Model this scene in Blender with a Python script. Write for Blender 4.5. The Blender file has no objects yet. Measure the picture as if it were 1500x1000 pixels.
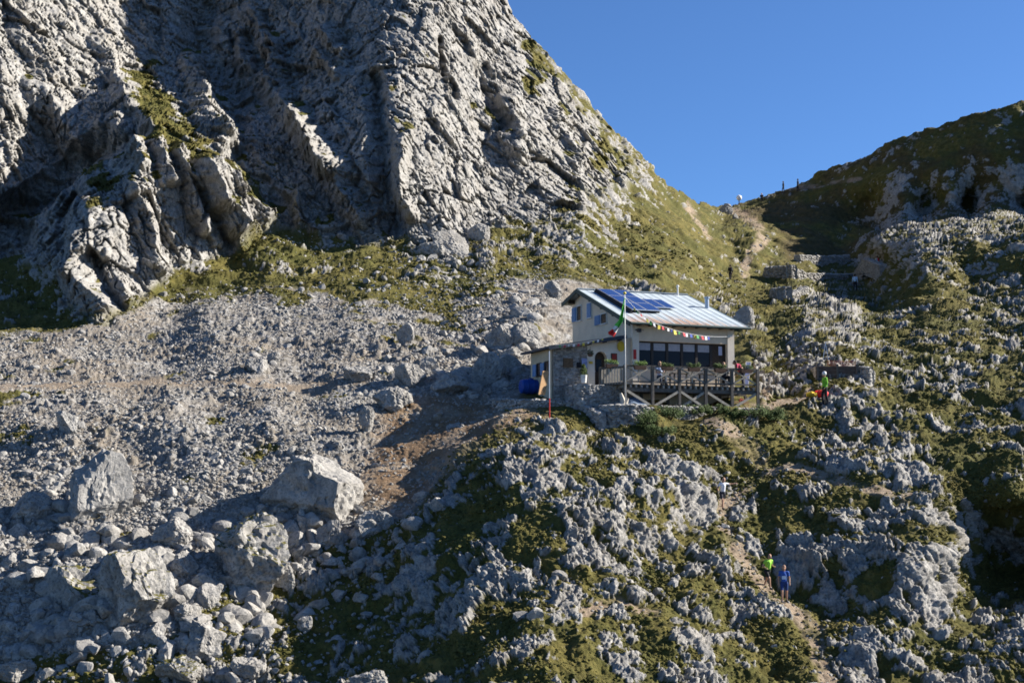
import bpy, bmesh, math, random
import numpy as np
from math import radians, sin, cos, tan, pi, sqrt
from mathutils import Vector, Matrix
from concurrent.futures import ThreadPoolExecutor

random.seed(11)
RNG = np.random.default_rng(5)
sc = bpy.context.scene
COL = sc.collection
F = 2083.0                       # focal length in pixels of the 1500 px wide photograph (50 mm lens)
PITCH = radians(6.0)
CP, SP = cos(PITCH), sin(PITCH)

# ------------------------------------------------------------------ helpers: camera geometry
def ray_np(px, py):
    u = (px - 750.0) / F; s = (500.0 - py) / F
    y = CP - s * SP; z = SP + s * CP
    return u / y, z / y            # x and z per metre of forward distance

def W(px, py, D):
    u = (px - 750.0) / F; s = (500.0 - py) / F
    y = CP - s * SP; z = SP + s * CP
    return Vector((u / y * D, D, z / y * D))

def proj(p):
    yc = p[1] * CP + p[2] * SP; zc = -p[1] * SP + p[2] * CP
    return 750 + F * p[0] / yc, 500 - F * zc / yc

# ------------------------------------------------------------------ helpers: vectorised noise
def chunked(fn, p, n=60000):
    idx = [slice(i, min(i + n, len(p))) for i in range(0, len(p), n)]
    with ThreadPoolExecutor(4) as ex:
        res = list(ex.map(lambda s: fn(p[s]), idx))
    if isinstance(res[0], tuple):
        return tuple(np.concatenate([r[k] for r in res]) for k in range(len(res[0])))
    return np.concatenate(res)

def h3(ix, iy, iz, seed):
    h = ix * np.uint32(374761393) + iy * np.uint32(668265263) + iz * np.uint32(2147483647) + np.uint32((seed * 974634777) & 0xffffffff)
    h = (h ^ (h >> np.uint32(13))) * np.uint32(1274126177)
    h = (h ^ (h >> np.uint32(16))) * np.uint32(2246822519)
    return h ^ (h >> np.uint32(13))

GRAD = np.array([(1,1,0),(-1,1,0),(1,-1,0),(-1,-1,0),(1,0,1),(-1,0,1),(1,0,-1),(-1,0,-1),
                 (0,1,1),(0,-1,1),(0,1,-1),(0,-1,-1),(1,1,0),(-1,1,0),(0,-1,1),(0,-1,-1)], np.float32)

def _perlin(p, seed):
    f = np.floor(p); i = f.astype(np.int64).astype(np.uint32); d = (p - f).astype(np.float32)
    w = d * d * d * (d * (d * 6 - 15) + 10)
    out = np.zeros(len(p), np.float32)
    for cx in (0, 1):
        for cy in (0, 1):
            for cz in (0, 1):
                g = GRAD[h3(i[:, 0] + np.uint32(cx), i[:, 1] + np.uint32(cy), i[:, 2] + np.uint32(cz), seed) & np.uint32(15)]
                v = g[:, 0] * (d[:, 0] - cx) + g[:, 1] * (d[:, 1] - cy) + g[:, 2] * (d[:, 2] - cz)
                wx = w[:, 0] if cx else 1 - w[:, 0]
                wy = w[:, 1] if cy else 1 - w[:, 1]
                wz = w[:, 2] if cz else 1 - w[:, 2]
                out += v * wx * wy * wz
    return out

def fbm(p, scale, octv=4, seed=0, gain=0.5, ridged=False):
    def fn(q):
        a = 1.0; s = 0; t = 0
        for o in range(octv):
            n = _perlin(q * (2.03 ** o) + o * 17.3, seed + o * 7)
            if ridged: n = 0.5 - np.abs(n) * 1.4
            s = s + a * n; t += a; a *= gain
        return s / t * 1.5
    return chunked(fn, p / scale)

def worley(p, seed, jit=0.9):
    """F1, F2, three per-cell randoms, offset from the cell's centre"""
    def fn(q):
        f = np.floor(q); i = f.astype(np.int64).astype(np.uint32); d = (q - f).astype(np.float32)
        n = len(q)
        F1 = np.full(n, 9, np.float32); F2 = np.full(n, 9, np.float32)
        H = np.zeros(n, np.uint32); V = np.zeros((n, 3), np.float32)
        for cx in (-1, 0, 1):
            for cy in (-1, 0, 1):
                for cz in (-1, 0, 1):
                    h = h3(i[:, 0] + np.uint32(cx & 0xffffffff), i[:, 1] + np.uint32(cy & 0xffffffff), i[:, 2] + np.uint32(cz & 0xffffffff), seed)
                    vx = d[:, 0] - (cx + 0.5 + jit * ((h & np.uint32(1023)).astype(np.float32) / 1023 - 0.5))
                    vy = d[:, 1] - (cy + 0.5 + jit * (((h >> np.uint32(10)) & np.uint32(1023)).astype(np.float32) / 1023 - 0.5))
                    vz = d[:, 2] - (cz + 0.5 + jit * (((h >> np.uint32(20)) & np.uint32(1023)).astype(np.float32) / 1023 - 0.5))
                    e = np.sqrt(vx * vx + vy * vy + vz * vz)
                    near = e < F1
                    F2 = np.where(near, F1, np.minimum(F2, e))
                    F1 = np.where(near, e, F1)
                    H = np.where(near, h, H)
                    V[:, 0] = np.where(near, vx, V[:, 0]); V[:, 1] = np.where(near, vy, V[:, 1]); V[:, 2] = np.where(near, vz, V[:, 2])
        k = H * np.uint32(2654435761)
        r1 = (k & np.uint32(1023)).astype(np.float32) / 1023
        r2 = ((k >> np.uint32(10)) & np.uint32(1023)).astype(np.float32) / 1023
        r3 = ((k >> np.uint32(20)) & np.uint32(1023)).astype(np.float32) / 1023
        return F1, F2, r1, r2, r3, V
    return chunked(fn, p.astype(np.float32))

def sstep(a, b, x):
    t = np.clip((x - a) / (b - a), 0, 1)
    return t * t * (3 - 2 * t)

def facets(p, seed, tilt=0.9, step=0.5, cw=.16, cd=.16):
    """broken rock: every cell is a tilted facet, with cracks where cells meet; unit cells"""
    F1, F2, r1, r2, r3, V = worley(p, seed)
    h = (r1 - 0.5) * step + tilt * ((r2 - 0.5) * V[:, 0] + (r3 - 0.5) * V[:, 1] + (r1 - 0.5) * V[:, 2])
    e = sstep(0.0, cw, F2 - F1)
    return h * (0.7 + 0.3 * e) - cd * (1 - e), F2 - F1, r2

def crack(p, scale, w, seed, octv=3):
    return 1 - sstep(0, w, np.abs(fbm(p, scale, octv, seed)))

def poly_sd(px, py, pts):
    """signed distance in pixels, positive inside"""
    pts = np.array(pts, np.float32); n = len(pts)
    d = np.full(px.shape, 1e12, np.float32); ins = np.zeros(px.shape, bool)
    for i in range(n):
        ax, ay = pts[i]; bx, by = pts[(i + 1) % n]
        ex, ey = bx - ax, by - ay
        wx, wy = px - ax, py - ay
        t = np.clip((wx * ex + wy * ey) / (ex * ex + ey * ey + 1e-9), 0, 1)
        d = np.minimum(d, (wx - ex * t) ** 2 + (wy - ey * t) ** 2)
        c = ((ay <= py) & (by > py)) | ((by <= py) & (ay > py))
        xx = ax + (py - ay) / (ey if abs(ey) > 1e-9 else 1e-9) * ex
        ins ^= c & (px < xx)
    d = np.sqrt(d)
    return np.where(ins, d, -d)

def line_d(px, py, pts):
    d = np.full(px.shape, 1e12, np.float32)
    for (ax, ay), (bx, by) in zip(pts[:-1], pts[1:]):
        ex, ey = bx - ax, by - ay
        t = np.clip(((px - ax) * ex + (py - ay) * ey) / (ex * ex + ey * ey), 0, 1)
        d = np.minimum(d, (px - ax - ex * t) ** 2 + (py - ay - ey * t) ** 2)
    return np.sqrt(d)

# ------------------------------------------------------------------ the lie of the land
# control points: where a spot lies from the viewpoint, and how far off it is (metres)
CTRL = [
 # foreground foot
 (-300,1250,44),(0,1250,44),(300,1250,44),(600,1250,42),(900,1250,42),(1200,1250,43),(1500,1250,45),(1800,1250,46),
 (-300,1000,56),(0,1000,56),(250,1000,55.5),(420,1000,55),(600,1000,52),(750,1000,49.5),(900,1000,50),(1050,1000,52),(1180,1000,53.5),(1300,1000,53),(1500,1000,55),(1800,1000,56),
 (420,930,58.5),(520,900,60),(640,900,57),(740,900,54.8),(850,900,55),(980,900,56.5),(1080,900,58.4),(1150,890,59),(1230,900,59.4),(1350,900,58.5),(1440,900,61),(1500,930,57),(1600,900,58),
 (0,850,61),(150,880,59.5),(300,870,60.5),(-300,850,61),(380,850,62.5),
 # the spur below the hut
 (470,850,63),(560,820,63.6),(640,820,61),(720,800,59.8),(800,800,59.3),(900,800,60.5),(1000,800,62),(1080,800,63.6),(1140,820,63.2),(1200,800,63.6),(1300,800,62.5),(1390,810,63.5),(1450,795,69.5),(1462,835,68.6),(1500,800,69),(1500,860,66),(1600,800,64),
 (520,770,66.6),(600,750,66.6),(680,720,65.6),(760,700,64.6),(860,700,65.5),(960,720,65.5),(1050,740,67.5),(1120,730,68.4),(1220,720,68),(1350,720,67.5),(1440,745,68.5),(1480,720,67),(1650,720,67),
 (640,700,69.6),(700,650,70.8),(760,625,72),(800,618,72.6),(850,626,72.6),(930,648,71.8),(900,632,73.2),(872,630,73.3),(945,634,73.2),(1000,650,71.8),(1080,660,72),(1180,650,73.5),(1300,640,74.5),(1420,640,75),(1500,640,75),(1700,640,75),
 # gravel hollow left of the spur
 (560,710,69.5),(600,660,73),(680,615,75.3),(740,590,77.2),(560,620,76.5),(520,690,71),(500,740,68),(690,635,73.2),
 # scree
 (-300,750,65),(0,750,66.5),(150,760,66),(300,760,66.5),(420,760,67),
 (-300,650,73),(0,650,73.5),(200,650,73.5),(350,650,73.5),(470,640,74.5),
 (-300,571,81.2),(0,571,81.2),(150,569,81.2),(250,568,81.4),(400,569,81.2),(-300,563,83.6),(0,563,83.6),(150,561,83.6),(250,560,83.6),(400,561,83.4),(500,562,82),(600,560,82.5),(700,560,83),
 (0,545,87),(250,545,87),(450,540,87),
 (-300,470,101),(0,475,99),(150,480,98),(300,475,98),(450,470,99),(600,480,97),(700,490,95),(780,480,96),
 (250,420,110),(400,400,111),(550,410,110),(700,420,110),(800,420,113),(900,415,120),(1000,420,128),
 # grass at the cliff foot
 (330,370,117),(450,350,122),(560,365,121),(660,390,118),(760,370,124),(850,350,131),
 # cliff: left recess, buttress, dark wall, pillar, right flank
 (-300,430,108),(0,440,108),(30,400,113),(60,430,108),(0,350,122),(-200,350,122),(50,310,127),(120,235,132),(-300,250,116),(0,265,126),
 (100,450,101.5),(150,455,100.5),(200,430,104),(100,380,106),(130,300,109),(200,200,117),(180,350,106),(250,300,113),(320,350,116),(300,240,119),(380,320,122),(240,380,110),
 (0,150,130.5),(100,150,138),(185,110,147),(222,150,137),(0,0,141),(120,0,153),(220,0,165),
 (330,0,170),(330,150,150),(400,150,148),(470,150,141),(540,100,141),(560,0,149),(575,150,133),(590,300,124),(450,250,133),(520,250,128),(450,0,163),
 (640,200,132.5),(640,50,148),(700,0,163),(740,0,172),(640,320,125),(700,320,131),(700,200,142),(780,150,155),(780,250,143),(800,75,173),(860,250,152),(860,145,174),(930,230,177),(800,330,134),(900,290,152),(700,100,153),
 (-300,0,122),(-300,-300,150),(0,-300,168),(330,-300,196),(560,-300,180),(740,-300,205),(900,-100,200),(1100,-100,235),
 # slope to the saddle, path, far ridge; unseen right end raised to shade it
 (985,275,183),(1000,330,160),(1000,380,142),(900,350,140),(1020,297,195),(1060,303,207),(1070,412,150),(1100,350,172),(1140,330,190),
 (1085,297,212),(1150,278,209),(1250,233,203),(1350,190,198),(1500,150,192),(1600,100,189),(1700,45,188),(1800,0,187),(1850,-30,189),(1850,-300,200),
 (1180,378,172),(1200,340,187),(1260,345,186),(1260,280,197),(1330,300,186),(1380,265,187),(1440,300,183),(1310,315,186),(1440,250,186),(1400,290,186),(1500,285,183),(1400,240,188),(1500,230,185),(1700,200,180),(1800,150,177),(1850,250,172),
 (1130,420,150),(1200,410,160),(1260,425,152),(1290,380,163),
 # rocky shelf on the right
 (1290,352,162),(1290,338,184),(1350,338,157),(1350,325,183),(1420,330,153),(1420,317,183),(1500,325,150),(1500,312,180),(1650,318,150),(1650,300,177),(1800,310,150),(1800,290,172),
 (1320,400,135),(1420,400,128),(1500,400,124),(1250,450,125),(1330,470,110),(1430,480,104),(1500,480,102),(1800,450,106),
 (1100,470,112),(1130,480,108),(1150,440,130),(1180,490,99),(1215,465,112),(1220,510,91),(1300,520,93),(1400,550,86),(1500,560,84.5),(1800,560,84),
 # around the hut
 (1115,592,78.6),(1160,592,79.3),(1208,593,79.3),(1270,580,80.5),(1150,545,85.5),(1110,520,92),(1200,545,84.5),(1350,600,79),
 (1100,612,76.2),(1000,614,74.6),(960,598,74.2),(1060,596,76),(860,602,74.8),(805,590,75.9),(770,575,79),(730,540,85),
 (820,520,92),(950,540,92),(1060,545,90),(900,570,84),(1000,570,86),(950,470,110),(1040,480,108),
]
C_ = np.array(CTRL, np.float64)
_t = np.clip((C_[:, 1] - 720) / 280, 0, 1); C_[:, 2] *= 1 + .045 * _t

def tps_fit(xy, val, lam):
    n = len(xy)
    d = np.linalg.norm(xy[:, None] - xy[None], axis=2)
    K = np.where(d > 0, d * d * np.log(d + 1e-12), 0) + lam * np.eye(n)
    P = np.c_[np.ones(n), xy]
    A = np.zeros((n + 3, n + 3)); A[:n, :n] = K; A[:n, n:] = P; A[n:, :n] = P.T
    s = np.linalg.solve(A, np.r_[val, np.zeros(3)])
    return s

SCL = 300.0
TXY = C_[:, :2] / SCL
TW = tps_fit(TXY, np.log(C_[:, 2]), 2e-4)

def depth_at(px, py):
    px = np.asarray(px, np.float64).ravel(); py = np.asarray(py, np.float64).ravel()
    q = np.c_[px, py] / SCL
    def fn(b):
        d2 = (b[:, 0:1] - TXY[None, :, 0]) ** 2 + (b[:, 1:2] - TXY[None, :, 1]) ** 2
        K = 0.5 * d2 * np.log(d2 + 1e-20)
        return K @ TW[:-3] + TW[-3] + b @ TW[-2:]
    return np.exp(chunked(fn, q, 8000))

SKY_X = [-400, 560, 640, 700, 741, 752, 800, 832, 860, 905, 925, 945, 985, 1020, 1060, 1085, 1120, 1150, 1200, 1250, 1300, 1350, 1400, 1450, 1500, 1600, 1700, 1850]
SKY_Y = [-300, -300, -190, -75, 0, 22, 78, 112, 143, 196, 215, 240, 277, 297, 304, 298, 285, 279, 254, 234, 211, 192, 177, 162, 151, 105, 50, -30]  # crest beyond the right border raised to cast shade on the far ridge

STEP = 1.25
gx = np.arange(-260, 1841, STEP); NX = len(gx)
NR = 1060                                   # rows up to the skyline
NB = 26                                    # rows down the far side of the crest
sky = np.interp(gx, SKY_X, SKY_Y)
vv = np.linspace(0, 1, NR)
PY = 1210 + (sky[None, :] - 1210) * vv[:, None]
PX = np.repeat(gx[None, :], NR, 0)
Dm = depth_at(PX, PY).reshape(NR, NX)
rx, rz = ray_np(PX, PY)
P0 = np.stack([rx * Dm, Dm, rz * Dm], -1)
# the far side of the crest
back = []
top = P0[-1]
for k in range(1, NB + 1):
    t = k / NB
    q = top.copy(); run = 1.2 * k + 38 * t * t
    q[:, 1] += run; q[:, 0] += run * top[:, 0] / top[:, 1]
    q[:, 2] -= 0.1 * k * t + run * (0.12 + 0.75 * t)
    back.append(q)
P0 = np.concatenate([P0, np.array(back)], 0)
PX = np.concatenate([PX, np.repeat(gx[None, :], NB, 0)], 0)
PY = np.concatenate([PY, np.repeat(sky[None, :], NB, 0)], 0)
NT = NR + NB

def grid_normals(P):
    du = np.gradient(P, axis=1); dv = np.gradient(P, axis=0)
    n = np.cross(du, dv)
    n /= np.linalg.norm(n, axis=2, keepdims=True) + 1e-9
    return n
def blur(a, k):
    for ax in (0, 1):
        c = np.cumsum(np.concatenate([np.repeat(a.take([0], ax), k + 1, ax), a, np.repeat(a.take([-1], ax), k, ax)], ax), axis=ax)
        n = a.shape[ax]
        a = (c.take(range(2 * k + 1, 2 * k + 1 + n), ax) - c.take(range(0, n), ax)) / (2 * k + 1)
    return a
N0 = blur(grid_normals(P0), 6); N0 /= np.linalg.norm(N0, axis=2, keepdims=True)

p = P0.reshape(-1, 3); n0 = N0.reshape(-1, 3).astype(np.float32)
px = PX.ravel().astype(np.float32); py = PY.ravel().astype(np.float32)
Dv = p[:, 1].astype(np.float32)
pixm = Dv / F                                  # metres under one photo pixel

# ---- regions, their edges broken up by noise
wob = fbm(p, 6.0, 4, 3) ; wob2 = fbm(p + 50, 2.2, 4, 9)
pw = px + 26 * wob + 12 * wob2; qw = py + 20 * fbm(p + 90, 6.0, 4, 5) - 10 * wob2
CLIFF = [(-400,-500),(780,-500),(745,-10),(800,82),(850,150),(905,205),(940,240),(925,262),(890,275),(850,300),(800,315),(760,325),(725,330),(700,355),(690,372),(655,382),(610,362),(590,348),(545,352),(480,345),(425,325),(390,325),(350,350),(300,375),(255,395),(205,440),(150,462),(95,450),(80,395),(30,375),(-20,385),(-400,400)]
SCREE = [(-400,500),(0,490),(90,480),(180,455),(260,430),(330,428),(430,425),(520,430),(600,440),(690,425),(780,405),(870,412),(900,440),(900,470),(830,520),(780,560),(740,600),(640,650),(640,720),(560,770),(470,790),(420,840),(330,870),(250,930),(120,950),(0,990),(-400,1000)]
RIDGE = [(1060,310),(1085,290),(1150,270),(1500,140),(1900,50),(1900,320),(1500,318),(1400,325),(1330,330),(1280,345),(1240,385),(1150,385),(1135,330)]
sd_cliff = poly_sd(pw, qw, CLIFF); sd_scree = poly_sd(pw, qw, SCREE); sd_ridge = poly_sd(px, py, RIDGE)
cliff = sstep(-10, 10, sd_cliff); scree = sstep(-25, 25, sd_scree); ridge = sstep(-12, 12, sd_ridge)

# ---- how strongly bedrock pushes through the soil: (px, py, radius, amount)
ROCKY = [(810,632,50,.4),(780,695,35,.9),(900,680,80,.1),(965,690,45,.6),(1000,735,35,1.0),(700,780,70,-.1),(560,790,90,.5),(640,680,50,.5),(700,850,40,.6),(850,770,60,-.3),(740,720,60,-.3),(860,830,40,.5),(640,740,60,.3),
 (860,800,70,.25),(900,840,50,.4),(1040,780,60,.4),(1100,860,40,.2),(1200,830,60,.5),(1250,800,80,.35),(1330,800,90,.35),(1380,860,60,.3),
 (1210,480,50,.7),(1230,440,40,.5),(1330,350,45,.7),(1420,340,60,.2),(1310,480,70,.15),(1380,540,70,.25),(1480,460,40,.5),(1300,620,90,.2),(1210,660,50,.3),(1300,690,40,.4),
 (1060,470,30,.4),(1130,560,50,.3),(1250,580,40,.4),(1480,940,60,.6),(1440,760,40,.5),(1240,950,70,-.05),(1000,940,60,.0),(560,930,120,-.25),(450,930,80,-.5),(880,930,90,-.25),(960,900,70,-.35),
 (1050,650,60,-.25),(1130,700,50,-.1),(1450,700,60,-.2),(1380,670,60,-.15),(1460,840,50,-.5),(1020,360,80,-1.1),(950,330,90,-.9),(1060,430,50,-.2),(920,370,60,-.1),(960,415,60,.15),(1040,440,50,.1),(800,340,50,.3),(850,310,60,.6),(900,290,50,.5),(760,340,30,-.2),(960,270,40,.4),
 (1200,340,70,-.9),(1160,360,50,-.6),(450,360,130,-.6),(300,400,60,-.35),(560,380,90,-.3),(30,430,60,-.6),(1390,310,80,1.0),(1490,300,70,1.0),(1310,318,45,.9),(1250,310,40,.6),(1420,230,110,-.45),(1250,255,60,-.5),(1180,300,30,.4),(1380,440,140,-.6),(1110,440,60,-.4),(1450,620,120,-.35),(1300,650,80,-.10),(1150,650,70,-.3),(1250,900,120,-.15),(1300,530,90,-.2),(1400,160,60,-.4),
 (1420,400,80,-.15),(1330,420,60,-.1),(1130,470,40,-.6),(700,900,80,-.1),(760,860,60,.1),(520,890,60,-.2),(1430,600,90,.1),(1120,600,60,-.2),(690,640,40,.2),(1085,840,30,-.3),(1130,880,40,-.3),(1180,940,40,-.2)]
bias = np.zeros_like(px)
for (bx, by, br, ba) in ROCKY:
    bias += ba * np.exp(-((px - bx) ** 2 + (py - by) ** 2) / (br * br))

# ---- paths: trodden earth
PATHS = [([(1165,592),(1120,597),(1085,606)],10),([(1040,620),(1080,640),(1110,665),(1115,690),(1085,710),(1060,740),(1055,770),(1075,800),(1100,835),(1135,870),(1160,890),(1190,930),(1215,1000)],12),
 ([(1115,690),(1180,690),(1260,712),(1330,725)],7),([(1165,592),(1130,585),(1120,570)],6),
 ([(1092,400),(1098,370),(1120,352),(1105,325),(1072,308)],7),([(1040,350),(1030,335),(1005,300)],4),([(0,566),(120,560),(300,562),(430,566),(540,560)],5),
 ([(1150,275),(1200,272),(1260,262)],3),([(700,612),(640,640),(600,680),(560,715),(530,740)],20),([(960,905),(900,880),(850,900)],7),([(1200,560),(1170,590)],5)]
path = np.zeros_like(px); trod = np.zeros_like(px)
for pts, w in PATHS:
    q_ = sstep(1.35, 0.55, line_d(px + 9 * wob2 * min(1, w / 8), py + 6 * wob * min(1, w / 8), pts) / w); path = np.maximum(path, q_); trod = np.maximum(trod, q_ * (.7 if w == 5 and pts[0][0] == 0 else 1))
EARTH = [(560,592),(650,575),(770,588),(800,615),(720,640),(640,705),(590,745),(540,750),(520,710),(550,650)]
earth = sstep(-18, 18, poly_sd(px + 20 * wob2, py + 14 * wob, EARTH))
PLAT = [(1040,640),(900,640),(800,615),(740,600),(745,560),(800,510),(900,495),(1000,500),(1095,505),(1112,600)]
plat = sstep(-6, 10, poly_sd(px, py, PLAT))

# ------------------------------------------------------------------ rock relief
pf = p.astype(np.float32)
dip = np.stack([pf[:, 0] * 0.92 + pf[:, 2] * 0.28, pf[:, 1] * 0.8, pf[:, 2] * 0.62 - pf[:, 0] * 0.30], -1)
hw = np.stack([wob, wob2, -wob], -1)
# cliff: big buttresses, slabs, blocks
dipb = np.stack([pf[:, 0] * 0.90 + pf[:, 2] * 0.42, pf[:, 1], pf[:, 2] * 0.80 - pf[:, 0] * 0.42], -1)
fa, ea, _ = facets(dipb / np.array([7.0, 12.0, 17.0], np.float32) + 0.10 * hw, 21, 1.5, 0.45, .03, .05)
fb, eb, _ = facets(dipb / np.array([2.6, 5.0, 6.5], np.float32) + 0.09 * hw, 22, 1.6, 0.6, .05, .10)
fc, ec, rc = facets(dipb / np.array([1.1, 1.6, 2.2], np.float32) + 0.10 * hw, 23, 1.4, 0.7, .10, .14)
fd, ed, _ = facets(pf / np.array([0.55, .6, .8], np.float32) + 0.12 * hw, 24, 1.2, 0.7)
rg = fbm(dipb * np.array([1, 1, .35], np.float32), 4.0, 5, 31, 0.5, True)
rg2 = fbm(dipb * np.array([1, 1, .3], np.float32), 1.3, 4, 32, 0.5, True)
rough = sstep(-.25, .3, fbm(p, 9.0, 3, 35) + .25 * sstep(560, 640, px))
RIBS = [([(283,88),(292,130),(300,165),(335,205)],24,5.0),([(262,222),(278,285),(298,335)],12,3.0),([(298,250),(322,298),(368,352)],22,5.0),([(348,50),(362,100)],13,3.5),
 ([(395,75),(412,112)],15,3.5),([(478,45),(500,85)],15,3.5),([(468,78),(490,105)],12,3.0),([(392,120),(440,185),(482,240),(505,250)],24,3.5),([(588,205),(583,255),(602,315)],15,3.0),
 ([(198,200),(214,242)],11,2.5),([(228,196),(250,262)],12,2.5),([(430,288),(440,334)],9,2.5),([(110,405),(150,452)],26,3.0),([(178,420),(185,452)],14,2.5),([(440,182),(485,250),(525,320)],20,3.0),
 ([(370,20),(395,70)],18,3.0),([(330,255),(360,300),(395,325)],18,3.0),([(140,250),(120,330),(110,390)],24,2.5),([(200,280),(215,340),(230,385)],20,2.5),([(60,130),(120,210)],30,2.5),([(30,40),(90,110)],25,2.5),([(150,60),(185,140)],22,2.5),
 ([(-60,345),(60,282),(130,228),(195,182)],26,-6.0),([(-60,380),(30,345)],30,-6.0),([(300,0),(285,70),(320,110)],30,-4.0),([(345,140),(350,230),(400,300)],24,-2.5),([(545,120),(560,240),(575,330)],20,-3.5),([(645,60),(655,105),(668,145)],5,-2.5),([(700,90),(735,180)],12,-2.5),
 ([(640,10),(690,60),(700,90)],10,1.5),([(745,150),(760,230)],16,2.0),([(820,170),(850,240)],16,2.0)]
rib = np.zeros_like(px)
wx_ = px + 7 * wob2 + 8 * wob; wy_ = py + 7 * wob - 6 * wob2
for pts, w_, hh in RIBS:
    d_ = line_d(wx_, wy_, pts)
    rib += hh * np.clip(1 - d_ / w_, 0, 1) ** .8
wr = sstep(575, 640, px)
fb2, _, _ = facets(pf / np.array([2.3, 2.8, 2.9], np.float32) + .12 * hw, 25, 1.5, .6, .05, .12)
fc2, _, _ = facets(pf / np.array([1.05, 1.3, 1.5], np.float32) + .12 * hw, 26, 1.1, .5, .09, .22)
fa2, _, _ = facets(pf / np.array([4.6, 7.0, 6.0], np.float32) + .12 * hw, 27, 1.5, .6, .025, .10)
fb = fb * (1 - wr) + .95 * fb2 * wr; fc = fc * (1 - wr) + .85 * fc2 * wr; fd_c = fd * (1 - .55 * wr)
calm2 = np.exp(-((px - 90) / 160) ** 2 - ((py - 110) / 130) ** 2)
calm = np.exp(-((px - 540) / 60) ** 2 - ((py - 130) / 160) ** 2)
ck = (1 - wr) * crack(dipb * np.array([1, 1, .55], np.float32), 3.2, .045, 36) + .6 * crack(pf, 1.5, .06, 37) + .9 * crack(pf * np.array([1, 1, .28], np.float32), 2.4, .04, 39)
fi, _, _ = facets(pf / np.array([1.7, 1.7, 1.1], np.float32) + .10 * hw, 28, 1.2, .7, .07, .18)
h_cliff = ((1.9 - 1.6 * wr) * fa + 1.7 * fb + ((.16 + .75 * rough) * fc + (.30 + .6 * rough) * fi + (.08 + .26 * rough) * fd_c) * (1 + .25 * wr)) * (1 - .45 * calm - .35 * calm2) * (1 - .42 * wr) + (.42 - .36 * wr) * rg + (.18 - .1 * wr) * rg2 + 1.7 * fa2 * wr - (.65 - .2 * wr) * ck + .18 * fbm(p, 1.0, 4, 33) + .09 * fbm(p, .4, 3, 38) + rib
# karst: ribs and knobs that run down the slope
kq = np.stack([pf[:, 0] * 1.0 + pf[:, 2] * 0.35, pf[:, 1] * 0.75, pf[:, 2] * 0.80 - 0.25 * pf[:, 0]], -1)
K1, K2, k1, k2, k3, KV = worley(kq / (0.50) + 0.35 * hw, 41)
L1, L2, l1, l2, l3, LV = worley(kq / 0.22 + 0.35 * hw, 42)
fe, ee, re_ = facets(kq / 1.6 + .22 * hw, 43, 1.5, .7, .05, .3)
fg, eg, rg_ = facets(kq / 0.62 + .2 * hw, 44, 1.5, .8, .09, .3)
bump1 = np.sqrt(np.clip(1 - (K1 / 0.80) ** 2, 0, 1)); bump2 = np.sqrt(np.clip(1 - (L1 / 0.80) ** 2, 0, 1))
kar = fbm(p, 2.0, 4, 51); kar2 = fbm(p + 30, 7.0, 3, 52); kar3 = fbm(kq + 70, 0.75, 3, 53)
ridgeN = fbm(kq, 1.15, 6, 55, .62, True)
fh, eh, rh_ = facets(kq / .27 + .2 * hw, 45, 1.3, .8, .12, .2)
knob = sstep(980, 1150, px + .4 * (py - 700))
h_karst = (.40 * ridgeN + .60 * fe + .46 * fg + .28 * fh - .30 * crack(kq, 1.4, .06, 57) - .16 * crack(kq, .6, .08, 58) + knob * (.10 * bump1 + .05 * bump2 + .10 * (k1 - .5)) + .03 * bump2
           - .12 * (1 - sstep(0, .10, K2 - K1)) + .05 * fbm(p, .3, 3, 54))
kA = fbm(kq + 13, .95, 5, 151, .64); kB = fbm(kq + 70, 0.42, 4, 153, .6); kC = fbm(p + 30, 3.0, 4, 152)
slab = sstep(-.1, .25, fbm(p + 5, 3.0, 3, 154))
dens = .44 * kA + .22 * kB * (1 - .65 * slab) + .26 * (re_ - .5) + .30 * (rg_ - .5) * (1 - .5 * slab) + .16 * (rh_ - .5) * (1 - .6 * slab) + .56 * kC + .27 * bias + .12 * (k1 - .5) * sstep(.0, .1, K2 - K1) - .06 * (1 - sstep(0, .10, K2 - K1))
# soil: hummocks and tufts
tuft = np.abs(fbm(p * np.array([1, 1, .8], np.float32), 0.55, 3, 62))
h_soil = 0.35 * fbm(p, 4.0, 3, 61) + 0.18 * fbm(p, 1.1, 3, 64) + 0.12 * tuft + 0.07 * fbm(p, 0.2, 2, 63)
# scree: rubble of graded size
G1, G2, g1, g2, g3, GV = worley(pf / 0.21, 71)
H1, H2, i1, i2, i3, HV = worley(pf / 0.55, 72)
st = np.clip(1 - (G1 / 0.62) ** 2, 0, 1); st2 = np.sqrt(np.clip(1 - (H1 / 0.55) ** 2, 0, 1))
coarse = sstep(-.2, .4, fbm(p, 6.0, 3, 73) + .1)
h_scree = 0.10 * st * (0.3 + g1) + coarse * (i1 > .62) * 0.24 * st2 * (.4 + i2) + 0.42 * fbm(p, 3.4, 4, 75) + 0.35 * fbm(p, 9.0, 2, 77) + 0.03 * fbm(p, .2, 2, 76)
path = path * (1 - .75 * sstep(.02, .28, fbm(p + 3, 1.6, 4, 158))); trod = trod * np.clip(path / np.maximum(trod, 1e-3), 0, 1)
flatten = np.clip(path * .9 + earth * .55, 0, 1)
h_scree *= (1 - .65 * flatten)
h_soil = h_soil * (1 - .6 * flatten)
mid = .60 * fbm(p, 3.6, 3, 66) + .24 * fbm(p, 1.7, 3, 67)
zone = (scree < .1) & (cliff < .1) & (ridge < .1) & (plat < .1) & (path < .1) & (earth < .1) & (px > 0) & (px < 1500) & (py < 1000)
dens = dens - np.quantile(dens[zone], 1 - .36) - .5 * flatten - 1.2 * scree - 1.5 * plat - .10 * ridge
rel = np.clip(dens / .5, 0, 1) ** .6
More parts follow.
